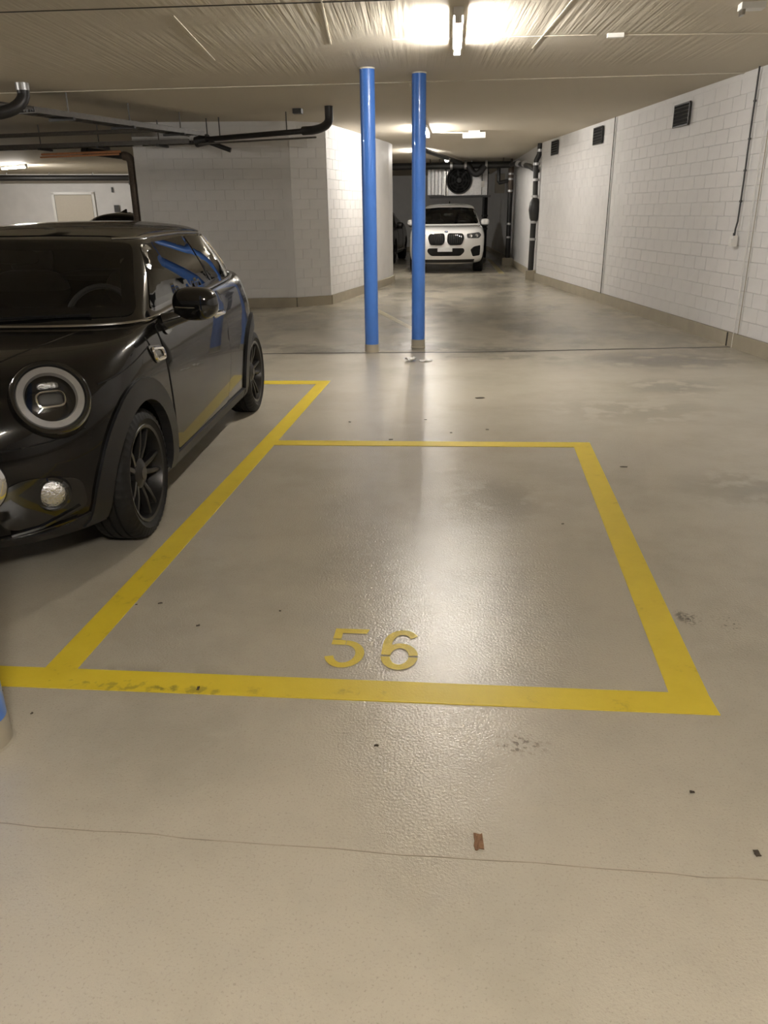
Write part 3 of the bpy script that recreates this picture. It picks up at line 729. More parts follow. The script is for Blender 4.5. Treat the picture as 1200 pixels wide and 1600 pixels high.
def inset(poly, d):
    N_ = len(poly); A = sum(poly[i-1][0]*poly[i][1]-poly[i][0]*poly[i-1][1] for i in range(N_)); s_ = 1 if A > 0 else -1
    out = []
    for i in range(N_):
        a, p, b = Vector(poly[i-1]), Vector(poly[i]), Vector(poly[(i+1) % N_])
        e1 = (p-a); e2 = (b-p)
        if e1.length < 1e-9: e1 = e2
        if e2.length < 1e-9: e2 = e1
        e1 = e1.normalized(); e2 = e2.normalized()
        n1 = Vector((-e1.y, e1.x))*s_; n2 = Vector((-e2.y, e2.x))*s_
        n_ = (n1+n2); n_ = n_.normalized() if n_.length > 1e-6 else n1
        out.append(tuple(p+n_*d/max(.5, n_.dot(n1))))
    return out
class Body:
    """a car shell whose surface other panels are laid on"""
    def __init__(s, V, F):
        s.V, s.F = V, F; s.bvh = BVHTree.FromPolygons(V, [list(f) for f in F])
    def hit(s, axis, sgn, u, v):
        if axis == 'x': o, d = Vector((sgn*4, u, v)), Vector((-sgn, 0, 0))
        elif axis == 'y': o, d = Vector((u, -4*sgn if sgn > 0 else 9, v)), Vector((0, sgn, 0))
        else: o, d = Vector((u, v, 6)), Vector((0, 0, -1))
        p, n, i, _ = s.bvh.ray_cast(o, d)
        if p is None:
            q = {'x': Vector((sgn*.8, u, v)), 'y': Vector((u, .1 if sgn > 0 else 3.7, v)), 'z': Vector((u, v, 1.4))}[axis]
            p, n, i, _ = s.bvh.find_nearest(q)
        if n.dot(d) > 0: n = -n
        return p, n
    def patch(s, name, outline, axis, sgn, off, material, parent, hole=None, step=.05, depth=.02, obst=None):
        ol = densify(outline, step); pts = [Vector(p) for p in ol]; edges = [(i, (i+1) % len(ol)) for i in range(len(ol))]
        if hole:
            hl = densify(hole, step); k = len(pts); pts += [Vector(p) for p in hl]; edges += [(k+i, k+(i+1) % len(hl)) for i in range(len(hl))]
        xs = [p[0] for p in ol]; ys = [p[1] for p in ol]
        shr = inset(ol, step*.45); shr_h = inset(densify(hole, step), -step*.45) if hole else None
        y = min(ys)+step/2
        while y < max(ys):
            x = min(xs)+step/2
            while x < max(xs):
                if inside((x, y), shr) and not (hole and inside((x, y), shr_h)): pts.append(Vector((x, y)))
                x += step
            y += step
        r = delaunay_2d_cdt(pts, edges, [], 0, 1e-5)
        v2 = r[0]; fc = []
        for f in r[2]:
            c_ = sum((v2[i] for i in f), Vector((0, 0)))/len(f)
            if inside((c_.x, c_.y), ol) and not (hole and inside((c_.x, c_.y), hole)): fc.append(f)
        P, Nn = [], []
        for q in v2:
            p, n = s.hit(axis, sgn, q.x, q.y); P.append(p); Nn.append(n)
        V = [p+n*off for p, n in zip(P, Nn)]; F = [tuple(f) for f in fc]
        # orient
        if F:
            f0 = F[0]; nn = (V[f0[1]]-V[f0[0]]).cross(V[f0[2]]-V[f0[0]])
            if nn.dot(Nn[f0[0]]) < 0: F = [f[::-1] for f in F]
        cnt = {}
        for f in F:
            for i in range(len(f)):
                e = (f[i], f[(i+1) % len(f)]); cnt[e] = cnt.get(e, 0)+1
        bd = [e for e in cnt if (e[1], e[0]) not in cnt]
        for a, b in bd:
            k = len(V); V += [V[a].copy(), V[b].copy(), P[b]-Nn[b]*(depth-off), P[a]-Nn[a]*(depth-off)]; F.append((k+1, k, k+3, k+2))
        o = link_mesh(name, V, F, material, parent)
        nb = len(bd); tot = len(o.data.polygons)
        o.data.polygons.foreach_set('use_smooth', [i < tot-nb for i in range(tot)])
        return o
    def seam(s, name, path, axis, sgn, r_, material, parent, off=0., closed=False, seg=6):
        pts = []
        n = len(path)
        for i in range(n if closed else n-1):
            a, b = Vector(path[i]), Vector(path[(i+1) % n]); k = max(1, int((b-a).length/.04))
            for j in range(k): pts.append(tuple(a+(b-a)*j/k))
        if not closed: pts.append(path[-1])
        P = [p+n_*off for p, n_ in (s.hit(axis, sgn, *q) for q in pts)]
        return MB().tube(P, r_, seg, closed=closed).build(name, material, parent, True)
def finish_body(name, V, F, material, parent, arches=(), cut=None, arch_r=.35, arch_in=.55):
    me = bpy.data.meshes.new(name); me.from_pydata([tuple(v) for v in V], [], [tuple(f) for f in F]); me.update()
    bm = bmesh.new(); bm.from_mesh(me); bmesh.ops.recalc_face_normals(bm, faces=bm.faces[:]); bm.to_mesh(me); bm.free()
    me.materials.append(material)
    o = bpy.data.objects.new(name, me); COL.objects.link(o)
    tmp = []
    for (s_, z_) in arches:
        for sg in (-1, 1):
            c = MB().lathe([(sg*arch_in, 0), (sg*arch_in, arch_r), (sg*1.4, arch_r), (sg*1.4, 0)], 48, Matrix.Translation((0, s_, z_))).build('cutter', M_SEAM)
            cb_ = bmesh.new(); cb_.from_mesh(c.data); bmesh.ops.remove_doubles(cb_, verts=cb_.verts[:], dist=1e-6); bmesh.ops.recalc_face_normals(cb_, faces=cb_.faces[:]); cb_.to_mesh(c.data); cb_.free()
            md = o.modifiers.new('b', 'BOOLEAN'); md.operation = 'DIFFERENCE'; md.solver = 'EXACT'; md.object = c; tmp.append(c)
    if tmp:
        dg = bpy.context.evaluated_depsgraph_get(); me2 = bpy.data.meshes.new_from_object(o.evaluated_get(dg)); o.modifiers.clear(); o.data = me2; me = me2
        for c in tmp: d_ = c.data; bpy.data.objects.remove(c); bpy.data.meshes.remove(d_)
    bm = bmesh.new(); bm.from_mesh(me)
    if cut: bmesh.ops.delete(bm, geom=[f for f in bm.faces if cut(f.calc_center_median(), f.normal)], context='FACES')
    for e in bm.edges:
        if len(e.link_faces) == 2 and e.calc_face_angle(0) > R(40): e.smooth = False
    for f in bm.faces: f.smooth = True
    bm.to_mesh(me); bm.free()
    while len(me.materials) > 1: me.materials.pop()
    if len(me.materials) == 0: me.materials.append(material)
    o.parent = parent
    return o
_wheel_cache = {}
def wheel(parent, x, y, r, sg, width=.20, rim_r=.222, spokes=10, key='a', steer=0.):
    """wheel > tyre, spoke ...; outer face towards sg"""
    def grp(name, mesh_obj): return mesh_obj
    M = Matrix.Translation((x, y, r)) @ Matrix.Rotation(steer, 4, 'Z') @ (Matrix.Identity(4) if sg > 0 else Matrix.Rotation(math.pi, 4, 'Z'))
    if key not in _wheel_cache:
        D = {}
        hw = width/2
        tp = [(-hw+.02, rim_r-.005), (-hw+.004, rim_r+.02), (-hw, r-.05), (-hw+.012, r-.012), (-hw+.03, r-.002)]
        for g_ in (-.042, 0, .042):
            tp += [(g_-.006, r), (g_-.004, r-.008), (g_+.004, r-.008), (g_+.006, r)]
        tp += [(hw-.03, r-.002), (hw-.012, r-.012), (hw, r-.05), (hw-.002, rim_r+.035), (hw-.006, rim_r+.03), (hw-.01, rim_r+.012), (hw-.02, rim_r-.005)]
        nshould = (4, len(tp)-7, len(tp)-6, 3)
        D['tyre'] = (MB().lathe(tp, 144, None, lambda i, j: (-.006 if (i in nshould and j % 3 == 0) else 0)), M_RUBBER)
        D['rim'] = (MB().lathe([(hw-.016, rim_r+.012), (hw-.008, rim_r+.006), (hw-.012, rim_r-.008), (hw-.05, rim_r-.018), (-hw+.03, rim_r-.03), (-hw+.02, rim_r)], 64), M_RIM)
        D['hub'] = (MB().lathe([(hw-.075, .075), (hw-.045, .07), (hw-.035, .055), (hw-.03, .034), (hw-.026, .03), (hw-.026, 0)], 24), M_RIM)
        D['brake_disc'] = (MB().lathe([(hw-.11, .0), (hw-.11, .14), (hw-.13, .14)], 32), M_GREYMET)
        D['wheel_backing'] = (MB().lathe([(hw-.14, 0), (hw-.14, rim_r-.02)], 24), M_SEAM)
        for k in range(spokes):
            a = 2*math.pi*(k//2)/(spokes/2)+(.21 if k % 2 else -.21)
            ai = a*1.0; b = MB()
            sec = []
            a_in = 2*math.pi*(k//2)/(spokes/2)+(.10 if k % 2 else -.10)*2.2
            for (rr, ww, xo, aa) in ((.045, .030, hw-.052, a_in), (.13, .026, hw-.034, (a_in+a)/2), (rim_r-.012, .022, hw-.026, a)):
                c = Vector((xo, rr*math.cos(aa), rr*math.sin(aa))); tdir = Vector((0, -math.sin(aa), math.cos(aa)))
                sec.append([c-tdir*ww/2+Vector((-.03, 0, 0)), c-tdir*ww*.42, c, c+tdir*ww*.42, c+tdir*ww/2+Vector((-.03, 0, 0))])
                sec[-1][2] = sec[-1][2]+Vector((.004, 0, 0))
            vs = [p for s_ in sec for p in s_]; fs = []
            for i in range(2):
                for j in range(4): q = i*5+j; fs.append((q, q+1, q+6, q+5))
            b.add(vs, fs); D['spoke%d' % k] = (b, M_RIM)
        _wheel_cache[key] = {n: (None, v) for n, v in D.items()}
    C_ = _wheel_cache[key]
    root = None
    for n in ['rim', 'tyre', 'hub', 'brake_disc', 'wheel_backing']+['spoke%d' % k for k in range(spokes)]:
        me, (mb, mt) = C_[n]; nm = 'spoke' if n.startswith('spoke') else n
        if n == 'rim': nm = 'wheel'
        if me is None:
            o = mb.build(nm, mt, None, True, 40 if nm != 'tyre' else 50); C_[n] = (o.data, (mb, mt))
        else:
            o = bpy.data.objects.new(nm, me); COL.objects.link(o)
        if root is None:
            root = o; o.parent = parent; o.matrix_local = M
        else:
            o.parent = root
    return root
def ellipsoid(c, rad, nu=20, nv=12, M=None):
    m = MB(); V = []; F = []
    for i in range(nv+1):
        th = math.pi*i/nv
        for j in range(nu):
            ph = 2*math.pi*j/nu
            p = Vector((rad[0]*math.sin(th)*math.cos(ph), rad[1]*math.sin(th)*math.sin(ph), rad[2]*math.cos(th)))
            V.append((M @ p if M else p)+Vector(c))
    for i in range(nv):
        for j in range(nu):
            a, b = i*nu+j, i*nu+(j+1) % nu; F.append((a, a+nu, b+nu, b))
    return m.add(V, F)
def superbox(c, d, e=.35, nu=24, nv=14, M=None):
    """rounded block"""
    V, F = [], []
    sp = lambda v, k: math.copysign(abs(v)**k, v)
    for i in range(nv+1):
        th = -math.pi/2+math.pi*i/nv
        for j in range(nu):
            ph = 2*math.pi*j/nu
            p = Vector((d[0]/2*sp(math.cos(th), e)*sp(math.cos(ph), e), d[1]/2*sp(math.cos(th), e)*sp(math.sin(ph), e), d[2]/2*sp(math.sin(th), e)))
            V.append((M @ p if M else p)+Vector(c))
    for i in range(nv):
        for j in range(nu):
            a, b = i*nu+j, i*nu+(j+1) % nu; F.append((a, b, b+nu, a+nu))
    return MB().add(V, F)
def frame_from(n, up=Vector((0, 0, 1))):
    """matrix whose local +x is n (for lathes)"""
    n = n.normalized(); y = up.cross(n).normalized(); z = n.cross(y)
    return Matrix((n, y, z)).transposed().to_4x4()
def interior(car, L0, belt, half, steer_side=1):
    """dashboard, wheel, seats and mirror, all parts of the car; L0 = cowl position along the car"""
    superbox((0, L0+.28, belt-.11), (half*1.8, .5, .22), .3).build('dashboard', M_INTERIOR, car, True)
    sx = .36*steer_side
    Mr = Matrix.Translation((sx, L0+.62, belt-.06)) @ Matrix.Rotation(R(62), 4, 'X')
    sw = MB().tube([Mr @ Vector((.18*math.cos(2*math.pi*k/28), .18*math.sin(2*math.pi*k/28), 0)) for k in range(28)], .015, 8, closed=True).build('steering_wheel', M_DARKGREY, car, True)
    hb = MB().tube([Mr @ Vector((0, 0, -.02)), Mr @ Vector((0, 0, .02))], .06, 14)
    for a in (0, 180, 270): hb.tube([Mr @ Vector((0, 0, 0)), Mr @ Vector((.17*math.cos(R(a)), .17*math.sin(R(a)), 0))], .014, 6)
    hb.build('steering_hub', M_SATIN, sw, True)
    for s_ in (-1, 1):
        st = superbox((s_*.36, L0+1.28, belt-.22), (.48, .18, .75), .4, M=Matrix.Rotation(R(-18), 3, 'X')).build('seat_back', M_INTERIOR, car, True)
        superbox((s_*.36, L0+1.42, belt+.20), (.26, .09, .17), .5, M=Matrix.Rotation(R(-12), 3, 'X')).build('headrest', M_INTERIOR, st, True)
        superbox((s_*.36, L0+1.0, belt-.55), (.50, .55, .2), .4).build('seat_cushion', M_INTERIOR, car, True)
    superbox((0, L0+2.15, belt-.2), (half*1.7, .2, .6), .4).build('rear_bench', M_INTERIOR, car, True)
    superbox((0, L0+.52, belt+.26), (.24, .03, .07), .5).build('rear_view_mirror', M_GLOSSBLK, car, True)

# ---------- black hatchback
def smooth01(x): x = max(0., min(1., x)); return x*x*(3-2*x)
def hatchback():
    car = thing('hatchback_car', 'black three-door hatchback with round headlamps parked beside the empty bay', 'car', (-2.294, 2.472, 0), math.atan2(.063456, .997985))
    tilt = lambda y, z: max(0., (y-1.0))*.042*smooth01((z-.45)/.45)
    LV = [  # z, f, r, w, Lf, nf, Lr, nr
        (.16, .24, 3.66, .70, .80, 2.5, .60, 2.4), (.19, .13, 3.74, .790, .80, 2.5, .62, 2.4), (.25, .065, 3.79, .828, .80, 2.55, .65, 2.4),
        (.36, .02, 3.82, .842, .80, 2.6, .68, 2.4), (.50, .0, 3.82, .850, .80, 2.6, .70, 2.4), (.60, .01, 3.81, .852, .80, 2.6, .72, 2.4),
        (.68, .035, 3.80, .850, .78, 2.6, .74, 2.4), (.75, .085, 3.785, .846, .76, 2.6, .76, 2.4), (.80, .145, 3.77, .840, .74, 2.65, .78, 2.4),
        (.84, .225, 3.755, .833, .72, 2.7, .8, 2.4), (.87, .32, 3.74, .826, .68, 2.8, .8, 2.4), (.895, .44, 3.73, .818, .62, 3.0, .8, 2.4),
        (.915, .57, 3.72, .808, .55, 3.1, .8, 2.4), (.932, .74, 3.71, .797, .48, 3.2, .8, 2.4), (.945, .92, 3.69, .785, .42, 3.4, .8, 2.4), (.950, 1.08, 3.6, .70, .4, 3.4, .8, 2.4)]
    zs = list(np.concatenate([np.linspace(.16, .25, 6)[:-1], np.linspace(.25, .80, 26)[:-1], np.linspace(.80, .950, 30)]))
    V, F = level_loft(LV, zs, tilt)
    B = Body(V, F)
    WR, FWY, RWY = .306, .80, 3.295
    arches = [(FWY, WR), (RWY, WR)]
    finish_body('body_shell', V, F, M_PAINT, car, arches, arch_r=.352, arch_in=.56)
    # greenhouse
    GV = [(.925, .985, 3.62, .790, .34, 3.6, .95, 2.5), (.96, 1.02, 3.60, .772, .34, 3.6, .95, 2.5), (1.06, 1.135, 3.54, .742, .34, 3.5, .95, 2.5), (1.16, 1.255, 3.49, .712, .34, 3.4, .95, 2.5),
          (1.26, 1.385, 3.45, .677, .34, 3.3, .95, 2.5), (1.31, 1.455, 3.43, .652, .34, 3.1, .95, 2.5), (1.335, 1.51, 3.42, .628, .38, 2.9, .95, 2.5), (1.355, 1.60, 3.40, .585, .44, 2.6, .95, 2.4),
          (1.372, 1.72, 3.32, .515, .5, 2.4, .9, 2.4), (1.388, 1.88, 3.18, .41, .5, 2.2, .8, 2.3), (1.400, 2.06, 2.95, .29, .4, 2.1, .5, 2.2), (1.405, 2.25, 2.7, .15, .2, 2, .25, 2), (1.4065, 2.42, 2.5, .03, .04, 2, .04, 2)]
    gz = list(np.concatenate([np.linspace(.925, 1.31, 34)[:-1], np.linspace(1.31, 1.372, 14)[:-1], np.linspace(1.372, 1.4065, 14)]))
    gtilt = lambda y, z: max(0., (y-1.0))*.042*(1-smooth01((z-1.0)/.33))
    V2, F2 = level_loft(GV, gz, gtilt)
    G = Body(V2, F2)
    ws = rounded([(-.735, .985), (.735, .985), (.615, 1.305), (.40, 1.322), (0, 1.328), (-.40, 1.322), (-.615, 1.305)], .05)
    ws_in = inset(ws, .045)
    sw1 = rounded([(1.30, 1.0), (1.60, 1.295), (2.33, 1.318), (2.42, 1.045)], .03)
    sw2 = rounded([(2.36, 1.318), (2.78, 1.305), (3.12, 1.08), (2.45, 1.046)], .03)
    c1, c2, c3 = inset(ws, .02), inset(sw1, .012), inset(sw2, .012)
    def cut(c, n):
        if n.y < -.35 and abs(n.x) < .75 and inside((c.x, c.z), c1): return True
        if abs(n.x) > .6 and (inside((c.y, c.z), c2) or inside((c.y, c.z), c3)): return True
        return False
    finish_body('cabin_shell', V2, F2, M_GLOSSBLK, car, cut=cut)
    # painted roof panel over the cabin
    G.patch('roof_panel', rounded([(-.60, 1.62), (-.35, 1.56), (0, 1.54), (.35, 1.56), (.60, 1.62), (.60, 2.9), (.45, 3.3), (-.45, 3.3), (-.60, 2.9)], .06), 'z', 1, .004, M_PAINT, car, step=.07, depth=.012)
    G.patch('windscreen', ws, 'y', 1, .005, M_GLASS_WS, car, step=.06, depth=.008)
    G.patch('windscreen_border', ws, 'y', 1, .001, M_GLOSSBLK, car, hole=ws_in, step=.04, depth=.004)
    for sg in (-1, 1):
        for nm, po in (('door_window', sw1), ('quarter_window', sw2)):
            G.patch(nm, po, 'x', sg, .004, M_GLASS_SIDE, car, step=.06, depth=.007)
            G.patch('window_seal', po, 'x', sg, .0015, M_GLOSSBLK, car, hole=inset(po, .03), step=.04, depth=.004)
        # chrome edge at the end of the quarter window
        G.seam('window_trim', [(2.80, 1.31), (2.96, 1.20), (3.14, 1.075)], 'x', sg, .009, M_CHROME, car, .004)
        G.seam('roof_gutter', [(1.56, 1.325), (2.3, 1.335), (2.82, 1.325)], 'x', sg, .006, M_SATIN, car, .003)
    # belt trim around the foot of the cabin
    A = np.array(GV); k_ = [pchip(A[:, 0], A[:, i], [.943])[0] for i in range(1, 8)]
    rg = ring_at(*k_)
    rg = [p for p in rg if p[1] < 3.25]; h = len(rg)//2
    order = sorted(range(len(rg)), key=lambda i: math.atan2(rg[i][0], -(rg[i][1]-2.2)))
    P_ = [Vector((rg[i][0]*1.012, 2.2+(rg[i][1]-2.2)*1.006, .955+max(0, rg[i][1]-1.0)*.042)) for i in order]
    MB().tube(P_, .0085, 8).build('belt_trim', M_SATIN, car, True)
    # panels on the sides
    for sg in (-1, 1):
        dr = rounded([(1.20, .93), (1.225, .62), (1.27, .285), (2.36, .285), (2.475, .55), (2.46, .985), (1.8, .963)], .04)
        B.patch('door', dr, 'x', sg, .004, M_PAINT, car, step=.06, depth=.01)
        B.seam('door_gap', dr, 'x', sg, .0035, M_SEAM, car, .001, closed=True)
        # arch cladding
        for (yc, a0, a1) in ((FWY, -13, 193), (RWY, -13, 193)):
            outl = [(yc+.435*math.cos(R(a)), WR+.005+.435*math.sin(R(a))*1.01) for a in np.linspace(a0, a1, 40)]
            inn_ = [(yc+.345*math.cos(R(a)), WR+.345*math.sin(R(a))) for a in np.linspace(a1, a0, 30)]
            B.patch('arch_cladding', outl+inn_, 'x', sg, .016, M_CLAD, car, step=.05, depth=.05)
        sill = [(1.17, .265), (1.25, .275), (2.85, .275), (2.92, .265), (2.95, .185), (1.14, .185)]
        B.patch('sill_cladding', sill, 'x', sg, .014, M_CLAD, car, step=.06, depth=.03)
        # side scuttle with its bright loop
        B.patch('side_scuttle', rounded([(1.00, .865), (1.17, .845), (1.20, .775), (1.06, .77)], .03), 'x', sg, .006, M_GLOSSBLK, car, step=.03, depth=.012)
        lp = rounded([(1.035, .845), (1.175, .828), (1.185, .782), (1.07, .787)], .024)
        B.seam('scuttle_ring', lp, 'x', sg, .0095, M_CHROME, car, .008, closed=True)
        B.seam('wing_gap', [(.985, .938), (1.03, .90), (1.045, .862)], 'x', sg, .0035, M_SEAM, car, .001)
        B.seam('bonnet_gap', [(1.02, .86), (.80, .825), (.62, .80), (.50, .79)], 'x', sg, .003, M_SEAM, car, .0005)
        # door handle
        h0, n0 = B.hit('x', sg, 2.27, .865)
        hd = MB().tube([h0+Vector((sg*.005, -.085, 0)), h0+Vector((sg*.034, -.06, .002)), h0+Vector((sg*.040, 0, .003)), h0+Vector((sg*.034, .06, .002)), h0+Vector((sg*.005, .085, 0))], .013, 10).build('door_handle', M_CHROME, car, True)
        superbox(h0+Vector((sg*.0, 0, -.004)), (.02, .15, .05), .6).build('handle_cup', M_GLOSSBLK, hd, True)
        # mirror
        mc = Vector((sg*.965, 1.40, 1.015))
        mi = superbox(mc, (.235, .15, .165), .75, M=Matrix.Rotation(R(-8*sg), 3, 'Z')).build('door_mirror', M_GLOSSBLK, car, True)
        MB().tube([Vector((sg*.80, 1.36, .93)), Vector((sg*.86, 1.38, .945)), mc+Vector((-sg*.03, 0, -.05))], [.045, .035, .03], 12).build('mirror_arm', M_GLOSSBLK, mi, True)
        superbox(mc+Vector((0, .072, 0)), (.19, .012, .125), .6).build('mirror_glass', M_CHROME, mi, True)
        MB().tube([mc+Vector((-sg*.09, -.055, -.012)), mc+Vector((0, -.076, -.014)), mc+Vector((sg*.09, -.055, -.012))], .004, 6).build('mirror_band', M_SATIN, mi, True)
        B.patch('mirror_foot', rounded([(1.26, .945), (1.42, .952), (1.44, .89), (1.30, .87)], .03), 'x', sg, .008, M_GLOSSBLK, car, step=.04, depth=.012)
        # headlamp
        hp, hn = B.hit('y', 1, sg*.672, .768)
        hn = (hn+Vector((0, -.22, -.05))).normalized()
        FM = Matrix.Translation(hp-hn*.018) @ frame_from(hn)
        hl = MB().lathe([(-.03, .155), (.052, .150), (.066, .142), (.066, .131), (.05, .124)], 48, FM).build('headlamp', M_GLOSSBLK, car, True)
        MB().lathe([(.045, .126), (.058, .122), (.060, .098), (.040, .092)], 48, FM).build('light_ring', M_LENSGREY, hl, True)
        MB().lathe([(.044, .094), (.02, .085), (.005, .06), (.0, 0)], 40, FM).build('reflector_bowl', M_GLOSSBLK, hl, True)
        pj = rounded([(-.052, -.030), (.052, -.030), (.052, .030), (-.052, .030)], .028)
        MB().tube([FM @ Vector((.045, a_, b_-.004)) for a_, b_ in pj], .0045, 8, closed=True).build('projector_frame', M_CHROME, hl, True)
        superbox(FM @ Vector((.03, 0, -.004)), (.03, .092, .052), .6, M=FM.to_3x3()).build('projector_lens', M_DARKGREY, hl, True)
        superbox(FM @ Vector((.03, 0, .052)), (.03, .085, .034), .7, M=FM.to_3x3()).build('upper_reflector', M_REFLECT, hl, True)
        prof = [(.062, .124)]+[(.062+.022*(1-(r_/.124)**2), r_) for r_ in (.11, .09, .06, .03, 0)]
        MB().lathe(prof, 40, FM).build('lamp_cover', M_GLASS_CLEAR, hl, True)
        # fog lamp in its pocket
        fp, fn = B.hit('y', 1, sg*.662, .415)
        fn = (fn+Vector((0, -.8, 0))).normalized(); FF = Matrix.Translation(fp-fn*.01) @ frame_from(fn)
        fg = MB().lathe([(-.03, .075), (.022, .072), (.03, .062), (.02, .056)], 36, FF).build('fog_lamp', M_GLOSSBLK, car, True)
        MB().lathe([(.018, .057), (.026, .05), (.032, .03), (.034, 0)], 32, FF).build('fog_lens', M_REFLECT, fg, True)
        B.patch('bumper_pocket', rounded([(sg*.46, .43), (sg*.60, .50), (sg*.745, .46), (sg*.74, .31), (sg*.50, .275)][::sg], .05), 'y', 1, .006, M_GLOSSBLK, car, step=.04, depth=.015)
        B.seam('bumper_fin', [(sg*.50, .265), (sg*.60, .28), (sg*.72, .33)], 'y', 1, .010, M_GLOSSBLK, car, .008)
        B.seam('bumper_edge', [(sg*.30, .235), (sg*.52, .25), (sg*.70, .275)], 'y', 1, .008, M_GLOSSBLK, car, .004)
        B.seam('bumper_gap_side', [(.16, .615), (.24, .622), (.36, .64)], 'x', sg, .0035, M_SEAM, car, .0008)
        B.patch('bumper_lip', [(sg*.02, .235), (sg*.60, .245), (sg*.735, .28), (sg*.735, .20), (sg*.02, .185)][::sg], 'y', 1, .010, M_CLAD, car, step=.05, depth=.02)
    B.seam('bumper_gap', [(-.60, .615), (-.3, .60), (0, .598), (.3, .60), (.60, .615)], 'y', 1, .004, M_SEAM, car, .0008)
    # six-sided grille with bright surround
    hx = [(-.53, .505), (-.50, .575), (-.42, .60), (.42, .60), (.50, .575), (.53, .505), (.51, .44), (.44, .39), (-.44, .39), (-.51, .44)]
    B.patch('grille', hx, 'y', 1, .006, M_SEAM, car, step=.05, depth=.015)
    B.seam('grille_surround', rounded(hx, .03), 'y', 1, .030, M_CHROME, car, .006, closed=True, seg=12)
    for k in range(5): B.seam('grille_bar', [(-.40, .41+k*.04), (0, .41+k*.04), (.40, .41+k*.04)], 'y', 1, .007, M_GLOSSBLK, car, .008)
    # bonnet creases and wipers
    for sg in (-1, 1): B.seam('bonnet_crease', [(sg*.42, .45), (sg*.50, .7), (sg*.55, .95)], 'z', 1, .006, M_PAINT, car, -.0035)
    for sg, x0 in ((1, .05), (-1, -.55)):
        MB().tube([G.hit('y', 1, x0, .985)[0]+Vector((0, -.02, .0)), G.hit('y', 1, x0+.25, .995)[0]+Vector((0, -.022, .0)), G.hit('y', 1, x0+.5, 1.0)[0]+Vector((0, -.02, 0))], .008, 6).build('wiper', M_SEAM, car, True)
    interior(car, 1.02, .98, .74)
    for yy in (FWY, RWY):
        for sg in (-1, 1): wheel(car, sg*.742, yy, WR, sg, width=.205, rim_r=.222, spokes=10, key='hatch')
    MB().box((0, 2.05, .26), (1.15, 2.9, .14)).build('underbody', M_SEAM, car)
    return car
hatchback()

